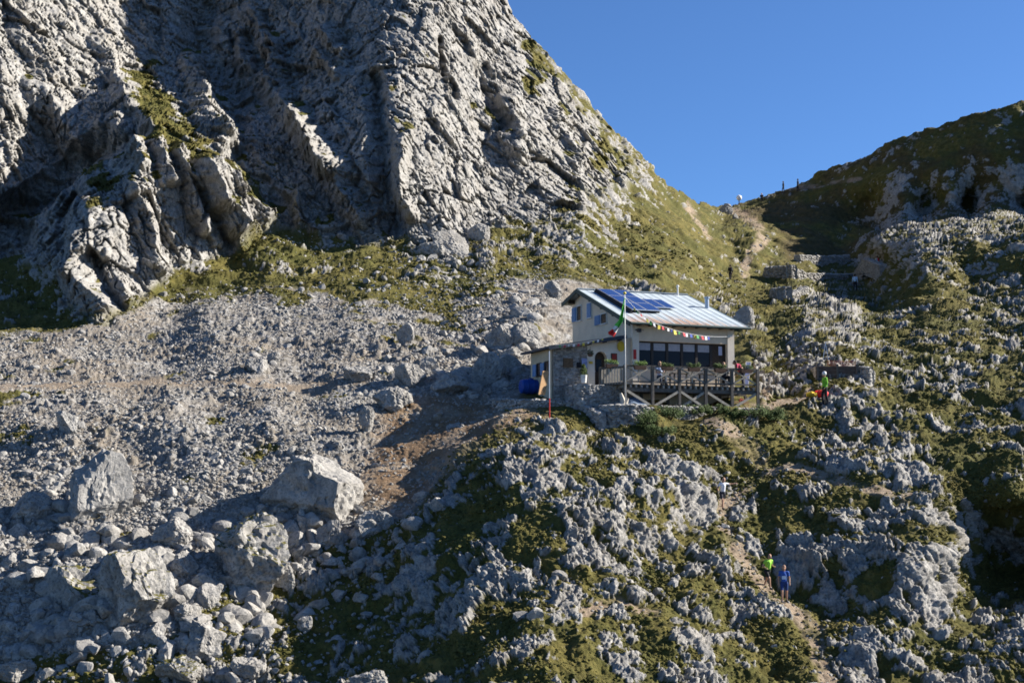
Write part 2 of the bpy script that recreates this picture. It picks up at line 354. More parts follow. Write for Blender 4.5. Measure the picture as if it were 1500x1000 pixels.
h_rock_g = h_soil * .7 + .02 + np.where(dens > 0, .20 * rel + np.minimum(1, dens / .10) * (.13 + .17 * (1 - .6 * slab)) * (h_karst + .15), dens)
soil_g = h_soil * (1 - scree) + (h_scree) * scree
rock_g = sstep(-.012, .03, dens)
hg = np.where(dens > 0, np.maximum(h_rock_g, soil_g * .7), soil_g) + mid * (1 - scree) * (1 - .7 * flatten) * (1 - plat)
amp = 1 - .25 * ridge
disp = hg * (1 - cliff) * amp + h_cliff * cliff
disp = np.where(plat > 0, disp * (1 - plat) + plat * soil_g * .6, disp)
rd = -(p / np.linalg.norm(p, axis=1, keepdims=True))
dd = n0 * (1 - cliff[:, None]) + cliff[:, None] * (.85 * rd + .22 * n0)
P1 = p + dd * disp[:, None]
P1g = P1.reshape(NT, NX, 3)
N1 = grid_normals(P1g)
nzb = blur(N1, 3)[..., 2].ravel()
# turf that holds on to the ledges of the cliff
GRASSY = [(215,110,20,1.0),(230,150,22,.9),(225,190,24,.8),(270,205,30,.8),(205,245,30,.8),(350,250,30,.7),(265,265,40,.6),(380,290,40,.8),(330,310,30,.5),(715,170,20,.8),(770,130,18,.9),(800,95,26,1.2),(850,150,30,1.2),(900,205,25,1.0),(775,65,14,1.0),(630,90,16,.6),(870,235,30,.4),(420,110,14,.6),(690,150,14,.6),(150,280,40,.4),(880,260,60,.3),(930,230,40,.5)]
led = np.zeros_like(px)
for (bx, by, br, ba) in GRASSY:
    led += ba * np.exp(-((px - bx) ** 2 + (py - by) ** 2) / (br * br))
turf = 1.6 * (nzb - .62) + .55 * fbm(p + 11, 2.6, 5, 83) + .75 * led - .24
rock_c = 1 - sstep(-.03, .06, turf)
turf_k = 1.5 * (nzb - .74) + .55 * fbm(p + 17, 1.0, 5, 84, .62) - .12
rock_g = rock_g * (1 - sstep(-.03, .05, turf_k))
rock = np.clip(rock_g * (1 - cliff) + rock_c * cliff, 0, 1)
gravel = np.clip(scree * (1 - cliff) * (1 - rock), 0, 1)
# grass that creeps over the upper scree
gr_c = .8 * fbm(p, 3.0, 5, 91) + 0.60 * sstep(490, 395, py) * sstep(790,680,px) + .34 * sstep(800, 930, px) - 0.40 + 0.35 * np.exp(-((px-640)**2+(py-480)**2)/(90**2)) + .16*np.exp(-((px-60)**2+(py-560)**2)/(120**2)) +.2*np.exp(-((px-40)**2+(py-680)**2)/(60**2)) +.2*sstep(930,985,py)- .5 * earth
gravel = sstep(.35, .65, gravel + .35 * wob2) * (1 - sstep(-.04, .08, gr_c)) * (1 - cliff) * (1 - rock)
brown = np.clip(earth * sstep(-.25, .15, fbm(p + 8, 2.2, 4, 161)) + .75 * ridge * sstep(-.3, .2, fbm(p + 8, 7.0, 4, 162)), 0, 1)
dirt = np.clip(np.maximum(trod, earth) * (1 - rock), 0, 1)

def ground(x, y):
    """world point of the finished ground seen at a photo position"""
    c = int(round((x - gx[0]) / STEP)); c = min(max(c, 0), NX - 1)
    v = (1210 - y) / (1210 - sky[c]); r = int(round(v * (NR - 1))); r = min(max(r, 0), NR - 1)
    return Vector(P1g[r, c])
def ground_fit(x, y):
    """ground point whose displaced position really projects on (x, y)"""
    c0 = int(round((x - gx[0]) / STEP)); v = (1210 - y) / (1210 - sky[c0]); r0 = int(round(v * (NR - 1)))
    a, b = max(r0 - 30, 0), min(r0 + 30, NT - 1); c, d = max(c0 - 30, 0), min(c0 + 30, NX - 1)
    Q = P1g[a:b, c:d].reshape(-1, 3)
    yc = Q[:, 1] * CP + Q[:, 2] * SP; zc = -Q[:, 1] * SP + Q[:, 2] * CP
    e = (750 + F * Q[:, 0] / yc - x) ** 2 + (500 - F * zc / yc - y) ** 2
    e = e + np.where(e < 4, Q[:, 1] * 0.05, 50)
    return Vector(Q[int(np.argmin(e))])
# ------------------------------------------------------------------ materials
class NT_:
    def __init__(s, name):
        s.m = bpy.data.materials.new(name); s.m.use_nodes = True
        s.t = s.m.node_tree; s.b = s.t.nodes['Principled BSDF']
    def n(s, typ, **kw):
        o = s.t.nodes.new(typ)
        for k, v in kw.items():
            if k.startswith('i_'):
                key = k[2:]; key = int(key) if key.isdigit() else key
                o.inputs[key].default_value = v
            else: setattr(o, k, v)
        return o
    def l(s, a, b): s.t.links.new(a, b)
    def noise(s, scale, detail=4, rough=.55, vec=None):
        o = s.n('ShaderNodeTexNoise'); o.inputs['Scale'].default_value = scale; o.inputs['Detail'].default_value = detail; o.inputs['Roughness'].default_value = rough
        if vec is None: vec = s.pos()
        s.l(vec, o.inputs['Vector']); return o.outputs['Fac']
    def pos(s):
        if not hasattr(s, '_g'): s._g = s.n('ShaderNodeNewGeometry')
        return s._g.outputs['Position']
    def objc(s):
        if not hasattr(s, '_o'): s._o = s.n('ShaderNodeTexCoord')
        return s._o.outputs['Object']
    def ramp(s, fac, stops):
        o = s.n('ShaderNodeValToRGB'); e = o.color_ramp.elements
        while len(e) < len(stops): e.new(.5)
        for q, (t, c) in zip(e, stops): q.position = t; q.color = (*c, 1) if len(c) == 3 else c
        s.l(fac, o.inputs['Fac']); return o.outputs['Color']
    def mix(s, fac, a, b, mode='MIX'):
        o = s.n('ShaderNodeMix', data_type='RGBA', blend_type=mode)
        for v, i in ((fac, 0), (a, 6), (b, 7)):
            if hasattr(v, 'links') or hasattr(v, 'is_linked'): s.l(v, o.inputs[i])
            elif i == 0: o.inputs[0].default_value = v
            else: o.inputs[i].default_value = (*v, 1)
        return o.outputs[2]
    def bump(s, h, strength, dist):
        o = s.n('ShaderNodeBump'); o.inputs['Strength'].default_value = strength; o.inputs['Distance'].default_value = dist
        s.l(h, o.inputs['Height']); s.l(o.outputs['Normal'], s.b.inputs['Normal'])

def rock_color(T, grain=1.0):
    big = T.noise(.35, 5, .6); mid = T.noise(2.2 * grain, 5, .65); fine = T.noise(9 * grain, 4, .7)
    c = T.ramp(mid, [(.30, (.13, .124, .113)), (.42, (.255, .244, .224)), (.56, (.365, .348, .318)), (.74, (.47, .446, .405))])
    c = T.mix(T.ramp(big, [(.42, (0, 0, 0)), (.66, (.6, .6, .6))]), c, (.25, .225, .19))
    c = T.mix(T.ramp(fine, [(.36, (.85, .85, .85)), (.50, (0, 0, 0))]), c, (.10, .10, .098))
    mp = T.n('ShaderNodeMapping'); mp.inputs['Scale'].default_value = (1.6, 1.6, .22); T.l(T.pos(), mp.inputs['Vector'])
    stn = T.noise(1.1, 4, .6, mp.outputs['Vector'])
    c = T.mix(T.ramp(stn, [(.52, (0, 0, 0)), (.72, (.6, .6, .6))]), c, (.125, .12, .115))
    return c

def mat_ground():
    T = NT_('ground')
    at = T.n('ShaderNodeAttribute', attribute_name='cover'); sep = T.n('ShaderNodeSeparateColor'); T.l(at.outputs['Color'], sep.inputs[0])
    rockc = rock_color(T)
    g1 = T.noise(.22, 4, .6); g2 = T.noise(1.6, 5, .65); g3 = T.noise(7, 4, .7)
    gc = T.ramp(g2, [(.30, (.046, .040, .012)), (.47, (.092, .080, .020)), (.60, (.134, .111, .031)), (.76, (.19, .146, .052))])
    gc = T.mix(T.ramp(g1, [(.44, (0, 0, 0)), (.60, (.85, .85, .85))]), gc, T.ramp(g3, [(.3, (.048, .050, .012)), (.7, (.105, .100, .026))]))
    gc = T.mix(T.ramp(g3, [(.33, (.6, .6, .6)), (.48, (0, 0, 0))]), gc, (.036, .034, .012))
    v = T.n('ShaderNodeTexVoronoi'); v.inputs['Scale'].default_value = 4.2; T.l(T.pos(), v.inputs['Vector'])
    sv = T.n('ShaderNodeSeparateColor'); T.l(v.outputs['Color'], sv.inputs[0])
    sc_ = T.ramp(sv.outputs[0], [(.0, (.12, .11, .095)), (.4, (.20, .185, .163)), (.8, (.27, .255, .235)), (1, (.34, .33, .31))])
    sc_ = T.mix(T.ramp(T.noise(.22, 5, .65), [(.42, (0, 0, 0)), (.60, (.75, .75, .75))]), sc_, (.20, .165, .125))
    dc = T.ramp(T.noise(3.0, 5, .7), [(.3, (.17, .122, .08)), (.55, (.265, .205, .145)), (.75, (.34, .29, .225))])
    gc = T.mix(at.outputs['Alpha'], gc, T.ramp(g2, [(.3, (.040, .030, .014)), (.6, (.085, .060, .026)), (.78, (.14, .10, .045))]))
    dc = T.mix(at.outputs['Alpha'], dc, T.ramp(g3, [(.3, (.115, .072, .040)), (.55, (.20, .132, .078)), (.75, (.29, .21, .135))]))
    c = T.mix(sep.outputs[1], gc, sc_)
    c = T.mix(sep.outputs[2], c, dc)
    c = T.mix(sep.outputs[0], c, rockc)
    T.l(c, T.b.inputs['Base Color']); T.b.inputs['Roughness'].default_value = .95
    T.b.inputs['Specular IOR Level'].default_value = .15
    T.bump(T.noise(11, 6, .78), .8, .10)
    return T.m

def mat_rock(name='limestone', grain=1.0):
    T = NT_(name); c = rock_color(T, grain)
    oi = T.n('ShaderNodeObjectInfo')
    c = T.mix(T.ramp(oi.outputs['Random'], [(0, (.25, .25, .25)), (1, (0, 0, 0))]), c, (.30, .29, .275))
    T.l(c, T.b.inputs['Base Color']); T.b.inputs['Roughness'].default_value = .92; T.b.inputs['Specular IOR Level'].default_value = .15
    T.bump(T.noise(9, 6, .75), .7, .08)
    return T.m

def mat_plain(name, col, rough=.7, var=.25, scale=6, metal=0, bump=0, alpha=1):
    T = NT_(name)
    lo = tuple(x * (1 - var) for x in col); hi = tuple(min(1, x * (1 + var * .6)) for x in col)
    c = T.ramp(T.noise(scale, 5, .6), [(.3, lo), (.5, col), (.72, hi)])
    T.l(c, T.b.inputs['Base Color']); T.b.inputs['Roughness'].default_value = rough; T.b.inputs['Metallic'].default_value = metal
    T.b.inputs['Specular IOR Level'].default_value = .25
    if bump: T.bump(T.noise(scale * 4, 5, .7), bump, .02)
    return T.m
M_GROUND = mat_ground(); M_ROCK = mat_rock()
M_STONE = mat_rock('rubble', 2.2)

# ------------------------------------------------------------------ object helpers
def tag(o, label=None, cat=None, group=None, kind=None):
    if label: o['label'] = label
    if cat: o['category'] = cat
    if group: o['group'] = group
    if kind: o['kind'] = kind
    return o
def mesh_np(name, verts, faces, mat, smooth=False, nper=None):
    me = bpy.data.meshes.new(name); verts = np.ascontiguousarray(verts, np.float32); faces = np.ascontiguousarray(faces, np.int32)
    k = faces.shape[1]
    me.vertices.add(len(verts)); me.vertices.foreach_set('co', verts.ravel())
    me.loops.add(faces.size); me.loops.foreach_set('vertex_index', faces.ravel())
    me.polygons.add(len(faces)); me.polygons.foreach_set('loop_start', np.arange(0, faces.size, k, dtype=np.int32))
    me.update(calc_edges=True)
    me.polygons.foreach_set('use_smooth', np.full(len(faces), smooth))
    if mat: me.materials.append(mat)
    o = bpy.data.objects.new(name, me); COL.objects.link(o)
    return o

# ------------------------------------------------------------------ the ground, split into its named pieces
rr, cc = np.meshgrid(np.arange(NT - 1), np.arange(NX - 1), indexing='ij')
a = rr * NX + cc
quads = np.stack([a, a + 1, a + 1 + NX, a + NX], -1).reshape(-1, 4)
lab = np.where(cliff > .5, 1, np.where(ridge > .5, 2, np.where(dirt > .55, 3, np.where(scree > .5, 4, 0))))
cover = np.stack([rock, gravel, dirt, brown], -1).astype(np.float32)
ql = lab[quads[:, 0]]
for k, nm in enumerate(('hillside', 'cliff', 'far_ridge', 'path', 'scree_slope')):
    q = quads[ql == k]
    u, inv = np.unique(q, return_inverse=True)
    o = mesh_np(nm, P1[u], inv.reshape(-1, 4), M_GROUND, True)
    ca = o.data.color_attributes.new('cover', 'FLOAT_COLOR', 'POINT')
    ca.data.foreach_set('color', cover[u].ravel())
    nv = N1.reshape(-1, 3)[u]
    o.data.normals_split_custom_set_from_vertices(nv.astype(np.float32).tolist()) if False else None
    tag(o, kind='structure')
# ------------------------------------------------------------------ stones and boulders
def ico(sub):
    bm = bmesh.new(); bmesh.ops.create_icosphere(bm, subdivisions=sub, radius=1.0)
    v = np.array([x.co[:] for x in bm.verts], np.float32); f = np.array([[q.index for q in t.verts] for t in bm.faces], np.int32)
    bm.free(); return v, f
ICO1, ICO2, ICO5 = ico(1), ico(2), ico(5)

def cut_rock(v, rng, ncut, lo=.42, hi=.85, dims=(1, 1, 1)):
    v = v.copy()
    for k in range(ncut):
        n = rng.normal(size=3); n /= np.linalg.norm(n)
        d = rng.uniform(lo, hi)
        v -= np.outer(np.maximum(v @ n - d, 0), n).astype(np.float32)
    return v * np.array(dims, np.float32)

def rot_mats(rng, n, tilt=.5):
    a = rng.uniform(0, 2 * pi, n); b = rng.normal(0, tilt, n); c = rng.normal(0, tilt, n)
    ca, sa, cb, sb, cc_, sc_ = np.cos(a), np.sin(a), np.cos(b), np.sin(b), np.cos(c), np.sin(c)
    R = np.zeros((n, 3, 3), np.float32); z = np.zeros(n); o = np.ones(n)
    Rz = np.stack([np.stack([ca, -sa, z], -1), np.stack([sa, ca, z], -1), np.stack([z, z, o], -1)], 1)
    Rx = np.stack([np.stack([o, z, z], -1), np.stack([z, cb, -sb], -1), np.stack([z, sb, cb], -1)], 1)
    Ry = np.stack([np.stack([cc_, z, sc_], -1), np.stack([z, o, z], -1), np.stack([-sc_, z, cc_], -1)], 1)
    return np.einsum('nij,njk,nkl->nil', Rx, Ry, Rz)

def scatter_mesh(name, mat, pos, size, rng, base, ntempl, ncut, tilt=.5, smooth=False):
    V, Fc = base; parts = []; faces = []; off = 0
    T = [cut_rock(V, rng, ncut, dims=(rng.uniform(.8, 1.25), rng.uniform(.7, 1.0), rng.uniform(.5, .85))) for _ in range(ntempl)]
    which = rng.integers(0, ntempl, len(pos)); R = rot_mats(rng, len(pos), tilt)
    for t in range(ntempl):
        m = which == t
        if not m.any(): continue
        q = np.einsum('nij,vj->nvi', R[m], T[t]) * size[m][:, None, None] + pos[m][:, None, :]
        nf = (Fc[None] + (np.arange(m.sum()) * len(V))[:, None, None]).reshape(-1, 3) + off
        parts.append(q.reshape(-1, 3)); faces.append(nf); off += q.shape[0] * len(V)
    return mesh_np(name, np.concatenate(parts), np.concatenate(faces), mat, smooth)

# where loose stones lie: weights over the ground seen in the photograph
gidx = np.arange(NR * NX); pxx, pyy = px[:NR * NX], py[:NR * NX]
inview = (pxx > -60) & (pxx < 1560) & (pyy < 1040)
hutmask = (poly_sd(pxx, pyy, [(745,600),(770,500),(820,410),(1010,410),(1110,480),(1125,600),(1000,625),(830,600)]) > 0)
bare = (1 - cliff[:NR * NX]) * inview * ~hutmask
sc_w = scree[:NR * NX] * bare
clump = sstep(-.25, .35, fbm(p[:NR * NX], 5.0, 3, 301))
clump2 = sstep(-.1, .35, fbm(p[:NR * NX], 2.4, 3, 302))
def blob(x, y, rx, ry): return np.exp(-((pxx - x) / rx) ** 2 - ((pyy - y) / ry) ** 2)
boul = 1.0 * blob(760, 490, 70, 60) + .7 * blob(650, 540, 90, 35) + .5 * blob(250, 900, 230, 90) + .6 * blob(480, 790, 90, 50) + .3 * blob(120, 800, 140, 60) + .35 * blob(640, 410, 140, 40) + .5 * blob(640, 370, 60, 22) + .35 * blob(480, 350, 80, 14)
hill = (1 - scree[:NR * NX]) * bare * (1 - rock[:NR * NX])
def pick(w, n):
    w = w * (Dv[:NR * NX] / 75) ** .6
    return RNG.choice(len(w), n, replace=False, p=w / w.sum())
# 1. fine rubble
w_f = sc_w * (.35 + clump) * (1 - .96 * path[:NR * NX]) * (1 - .7 * earth[:NR * NX]) * (.25 + .75 * gravel[:NR * NX]) + .03 * hill * clump2 * (1 - ridge[:NR * NX]) + .06 * dirt[:NR * NX] * bare + .25 * boul * bare
i = pick(w_f, 42000)
s = np.clip(.045 * (1 - RNG.random(len(i))) ** (-1 / 2.4), .04, .17).astype(np.float32) * (Dv[i] / 75) ** .5
tag(scatter_mesh('loose_rubble', M_STONE, P1[i] + [0, 0, .0], s, RNG, ICO1, 14, 4), 'fine grey limestone rubble covering the scree slope', 'rubble', kind='stuff')
# 2. cobbles and blocks
w_m = sc_w * (.12 + clump * clump2) * (1 - .9 * path[:NR * NX]) * (1 - .7 * earth[:NR * NX]) + 1.5 * boul * bare * (1 - .6 * earth[:NR * NX]) + .03 * hill * clump2 * (1 - ridge[:NR * NX])
i = pick(w_m, 4200)
bo = np.clip(boul[i], 0, 1)
s = np.clip((.105 + .03 * bo) * (1 - RNG.random(len(i))) ** (-1 / 1.7), .10, .42 + .45 * bo).astype(np.float32)
o_ = np.argsort(-s * F / Dv[i]); big, rest = o_[:290], o_[290:]
tag(scatter_mesh('loose_stones', M_STONE, P1[i[rest]] - np.stack([0 * s[rest], 0 * s[rest], .2 * s[rest]], -1), s[rest], RNG, ICO2, 16, 9), 'angular grey limestone stones strewn over the scree', 'stones', kind='stuff')
TPL = []
for k in range(12):
    v = cut_rock(ICO2[0] if k < 6 else ico(3)[0], RNG, 11, dims=(RNG.uniform(.85, 1.3), RNG.uniform(.75, 1.05), RNG.uniform(.6, .95)))
    fcs = ICO2[1] if k < 6 else ico(3)[1]
    v = v + (.06 * (RNG.random(v.shape) - .5)).astype(np.float32) * (1 if k < 6 else .6)
    oo = mesh_np('stone', v, fcs, M_ROCK, False); TPL.append(oo.data); bpy.data.objects.remove(oo)
GL = {'talus': ('pale angular block among the talus heaped beside and behind the hut', 'blocks of the talus beside the hut'),
      'field': ('grey limestone block in the boulder field at the lower left', 'blocks of the lower left boulder field'),
      'scree': ('pale stone lying loose on the grey scree slope', 'large stones on the scree slope'),
      'turf': ('pale limestone stone lying in the mountain turf', 'stones lying in the turf')}
for k in big:
    g = i[k]; X, Y = pxx[g], pyy[g]
    key = 'talus' if (X > 560 and Y < 600 and X < 860) else 'field' if (Y > 760 and X < 600) else 'scree' if scree[g] > .5 else 'turf'
    o = bpy.data.objects.new('stone', TPL[int(RNG.integers(12))]); COL.objects.link(o)
    o.location = P1[g] + np.array([0, 0, -.12 * s[k]]); o.scale = [float(s[k])] * 3
    o.rotation_euler = (RNG.normal(0, .35), RNG.normal(0, .35), RNG.uniform(0, 6.28))
    tag(o, GL[key][0], 'stone', GL[key][1])

def boulder(x, y, wpx, hpx, seed, label, depth=.8, cuts=13, planes=(), rot=0, rough=.075, sink=.22, name='boulder', off=0, lo=.45, grass=False, D=None, stretch=None):
    """one big rock: (x, y) is the middle of its foot in the photograph, wpx and hpx its size there"""
    rng = np.random.default_rng(seed)
    b = ground_fit(x, y)
    if D: b = W(x, y, D)
    m = b.y / F; w = wpx * m / 2; h = hpx * m
    v = cut_rock(ICO5[0], rng, cuts, lo, .92)
    for (nx, ny, nz, d) in planes:
        n = np.array([nx, ny, nz], np.float32); n /= np.linalg.norm(n)
        v -= np.outer(np.maximum(v @ n - d, 0), n).astype(np.float32)
    v -= (v.max(0) + v.min(0)) / 2; v /= (v.max(0) - v.min(0)) / 2
    q = v * np.array([w, w * depth, h / 2 * (1 + sink)], np.float32)
    r = np.linalg.norm(v, axis=1, keepdims=True); nn = v / r
    sc0 = max(w, h / 2)
    F1, e1, _ = facets((q / (.62 * sc0) + seed).astype(np.float32), seed, 1.0, .5)
    F3, e3, _ = facets((q / (.20 * sc0) + seed).astype(np.float32), seed + 3, 1.0, .5)
    dq = .16 * sc0 * F1 + rough * sc0 * F3 + 1.3 * rough * sc0 * fbm(q + seed, .5 * sc0, 6, seed, .6) - .07 * sc0 * crack(q + seed, .8 * sc0, .05, seed + 5) - .035 * sc0 * crack(q + seed, .3 * sc0, .07, seed + 6)
    q = q + nn * dq[:, None]
    o = mesh_np(name, q, ICO5[1], M_ROCK if not grass else M_ROCKTURF, False)
    o.location = b + Vector((0, w * depth * .55 + off, h * (.5 - sink * .5)))
    o.rotation_euler = (0, 0, rot)
    tag(o, label, 'boulder')
    return o

def mat_rockturf():
    T = NT_('turf_topped_rock'); c = rock_color(T)
    g = T.n('ShaderNodeNewGeometry'); sp = T.n('ShaderNodeSeparateXYZ'); T.l(g.outputs['Normal'], sp.inputs[0])
    ad = T.n('ShaderNodeMath', operation='ADD'); T.l(sp.outputs[2], ad.inputs[0]); T.l(T.noise(1.6, 5, .7), ad.inputs[1])
    c = T.mix(T.ramp(ad.outputs[0], [(.60, (0, 0, 0)), (.64, (1, 1, 1))]) if False else T.ramp(T.math(ad.outputs[0], .72), [(.48, (0, 0, 0)), (.54, (1, 1, 1))]), c, (.088, .080, .022))
    T.l(c, T.b.inputs['Base Color']); T.b.inputs['Roughness'].default_value = .95; T.b.inputs['Specular IOR Level'].default_value = .15
    T.bump(T.noise(9, 6, .75), .7, .08)
    return T.m
def _math(s, a, k):
    o = s.n('ShaderNodeMath', operation='SUBTRACT'); s.l(a, o.inputs[0]); o.inputs[1].default_value = k; return o.outputs[0]
NT_.math = _math
M_ROCKTURF = mat_rockturf()

boulder(450, 766, 152, 102, 801, 'largest boulder, grey with a sloping top and a dark hollow under its left foot', .75, 5,
        [(-.42, -.9, .10, .42), (.42, -.15, .9, .50), (-.75, -.1, .65, .62), (-.35, -.55, -.8, .45), (.9, -.35, -.15, .82)], sink=.16, rough=.06)
boulder(141, 766, 94, 106, 802, 'tall white wedge shaped boulder standing alone on the left scree', .8, 5, [(.62, -.72, .30, .34), (.55, -.4, -.72, .52), (-.85, -.5, .2, .60), (.1, .1, 1, .8)], sink=.2, rough=.06)
boulder(188, 920, 114, 114, 813, 'rounded pale boulder leaning beside the dark turf topped block', .8, 7, [(.66, -.55, .5, .48), (-.62, -.75, -.15, .48), (.2, -.5, -.8, .7)], sink=.12, grass=True, rough=.04)
boulder(100, 964, 116, 132, 824, 'dark shaded block with turf on top at the far lower left', .8, 6, [(-.45, -.88, .15, .42), (.1, 0, 1, .70), (.8, -.5, .1, .7)], sink=.1, grass=True, D=61)
boulder(362, 866, 118, 112, 835, 'cracked outcrop block capped with tufts of grass', .75, 12, [(.5, -.6, .6, .62), (-.6, -.5, .6, .62)], rough=.11, sink=.2, grass=True)
boulder(522, 560, 46, 27, 836, 'bright white boulder lying flat at the end of the scree trail', .8, 9, [(.2, -.4, .9, .55)], sink=.2)
boulder(768, 508, 50, 40, 837, 'large pale boulder just left of the annex roof', .8, 9, [(.7, -.4, .4, .6)])
boulder(731, 510, 42, 34, 838, 'grey boulder leaning on the large pale one by the annex', .8, 9, [(-.6, -.5, .3, .6)])
boulder(752, 528, 34, 22, 839, 'low white boulder behind the blue tank', .8, 9)
boulder(716, 566, 52, 52, 840, 'tall shaded boulder at the edge of the earth yard', .8, 9, [(-.2, -.8, .2, .5)])
boulder(660, 575, 58, 34, 841, 'low shaded boulder beside the earth yard', .8, 9, [(-.2, -.8, .4, .5)])
boulder(601, 566, 48, 36, 842, 'grey angular boulder above the shadowed gravel', .8, 9, [(.6, -.6, .4, .6)])
boulder(628, 548, 30, 26, 843, 'small white boulder beside a grey angular one', .8, 9)
boulder(536, 632, 24, 38, 853, 'upright slab sticking out of the shadowed gravel', .6, 8)
boulder(575, 600, 60, 34, 854, 'broad blue grey boulder half buried in the shadowed gravel', .8, 8)
boulder(400, 532, 22, 17, 844, 'pale round stone on top of a flat one in the middle scree', .9, 9)
boulder(372, 545, 40, 20, 845, 'flat grey slab under a round stone in the middle scree', .9, 9, [(0, 0, 1, .5)])
boulder(592, 500, 28, 28, 846, 'grey boulder high in the scree between turf patches', .8, 9)
boulder(810, 436, 28, 26, 847, 'dark square boulder above the left end of the hut roof', .8, 9)
boulder(96, 634, 34, 34, 848, 'pale leaning stone on the open left scree', .7, 9, [(.7, -.5, .4, .5)])
boulder(300, 964, 64, 54, 849, 'striped pale boulder at the bottom left edge of the turf', .8, 9, [(-.3, -.6, .6, .6)])
boulder(256, 996, 66, 34, 850, 'flat turf edged boulder at the bottom left border', .8, 9, grass=True)
boulder(362, 992, 52, 30, 851, 'small white boulder at the bottom border beside the dark turf', .8, 9)
boulder(546, 784, 62, 38, 852, 'blue grey boulder below the gravel gully', .8, 8, [(-.3, -.6, .7, .55)])
boulder(482, 800, 40, 40, 855, 'grey block in the rubble below the largest boulder', .8, 9)
boulder(448, 786, 30, 34, 856, 'white block leaning under the largest boulder', .7, 9)
boulder(415, 862, 34, 36, 857, 'pointed pale block right of the cracked outcrop', .8, 9)
boulder(248, 800, 58, 42, 858, 'grey boulder between the white wedge and the cracked outcrop', .8, 9, [(-.5, -.6, .4, .6)])
boulder(268, 842, 40, 36, 859, 'rounded grey block behind the rounded pale boulder', .8, 9)
boulder(302, 888, 34, 34, 860, 'white cube like block at the edge of the turf', .8, 9, [(.5, -.5, .7, .6)])
boulder(268, 912, 44, 28, 861, 'white flat block right of the rounded pale boulder', .8, 9)
boulder(225, 940, 30, 30, 862, 'white stone below the rounded pale boulder', .8, 9)
boulder(445, 926, 24, 22, 863, 'white stone alone in the dark turf', .8, 9)
boulder(538, 1004, 54, 22, 864, 'white rock at the bottom border in the turf', .8, 9)
boulder(1064, 316, 22, 20, 865, 'white pointed rock on the saddle below the white ball', .7, 9)
boulder(1078, 322, 9, 10, 866, 'small white rock on the saddle beside the path', .7, 9)
boulder(1093, 482, 30, 36, 867, 'pale rounded rock right behind the hut roof corner', .7, 9)
boulder(20, 998, 60, 30, 868, 'pale rock in the bottom left corner', .8, 9)
boulder(40, 760, 70, 40, 869, 'low dark block left of the white wedge boulder', .8, 9)
boulder(660, 372, 56, 40, 870, 'white block at the foot of the cliff pillar', .8, 9, [(.5, -.5, .6, .55)])
boulder(700, 352, 36, 26, 871, 'pale block right of the cliff pillar foot', .8, 9)
boulder(630, 376, 40, 26, 872, 'dark shaded block at the foot of the cliff pillar', .8, 9)

# ------------------------------------------------------------------ grass tufts
def tufts(n):
    w = (1 - np.clip(rock + .0, 0, 1)[:NR * NX]) * (1 - gravel[:NR * NX]) * (1 - .85 * dirt[:NR * NX]) * inview * ~hutmask * (Dv[:NR * NX] < 150) * (.12 + clump2)
    j = pick(w, n); nb = 6
    V, Fc = ICO1; T = []
    for t in range(10):
        v = V * RNG.uniform(.55, 1.35, (len(V), 1)).astype(np.float32); v[:, 2] = v[:, 2] * .7 + .1; T.append(v)
    s = (RNG.uniform(.03, .08, n) * (1 + (RNG.random(n) < .12) * .9) * (Dv[j] / 65) ** .6).astype(np.float32)
    parts = []; faces = []; off = 0; which = RNG.integers(0, 10, n); R = rot_mats(RNG, n, .3)
    for t in range(10):
        m = which == t
        q = np.einsum('nij,vj->nvi', R[m], T[t]) * s[m][:, None, None] + P1[j[m]][:, None, :]
        faces.append((Fc[None] + (np.arange(m.sum()) * len(V))[:, None, None]).reshape(-1, 3) + off); parts.append(q.reshape(-1, 3)); off += m.sum() * len(V)
    return mesh_np('grass', np.concatenate(parts), np.concatenate(faces), M_GRASS)
def mat_grass():
    T = NT_('dry_grass')
    c = T.ramp(T.noise(.8, 6, .75), [(.30, (.040, .036, .012)), (.45, (.078, .069, .019)), (.58, (.120, .100, .030)), (.72, (.19, .148, .055))])
    c = T.mix(T.ramp(T.noise(.3, 4), [(.42, (0, 0, 0)), (.62, (.7, .7, .7))]), c, (.070, .073, .020))
    T.l(c, T.b.inputs['Base Color']); T.b.inputs['Roughness'].default_value = .9; T.b.inputs['Specular IOR Level'].default_value = .1
    return T.m
M_GRASS = mat_grass()
tag(tufts(42000), 'tufts of dry olive mountain grass between the rocks', 'grass', kind='stuff')
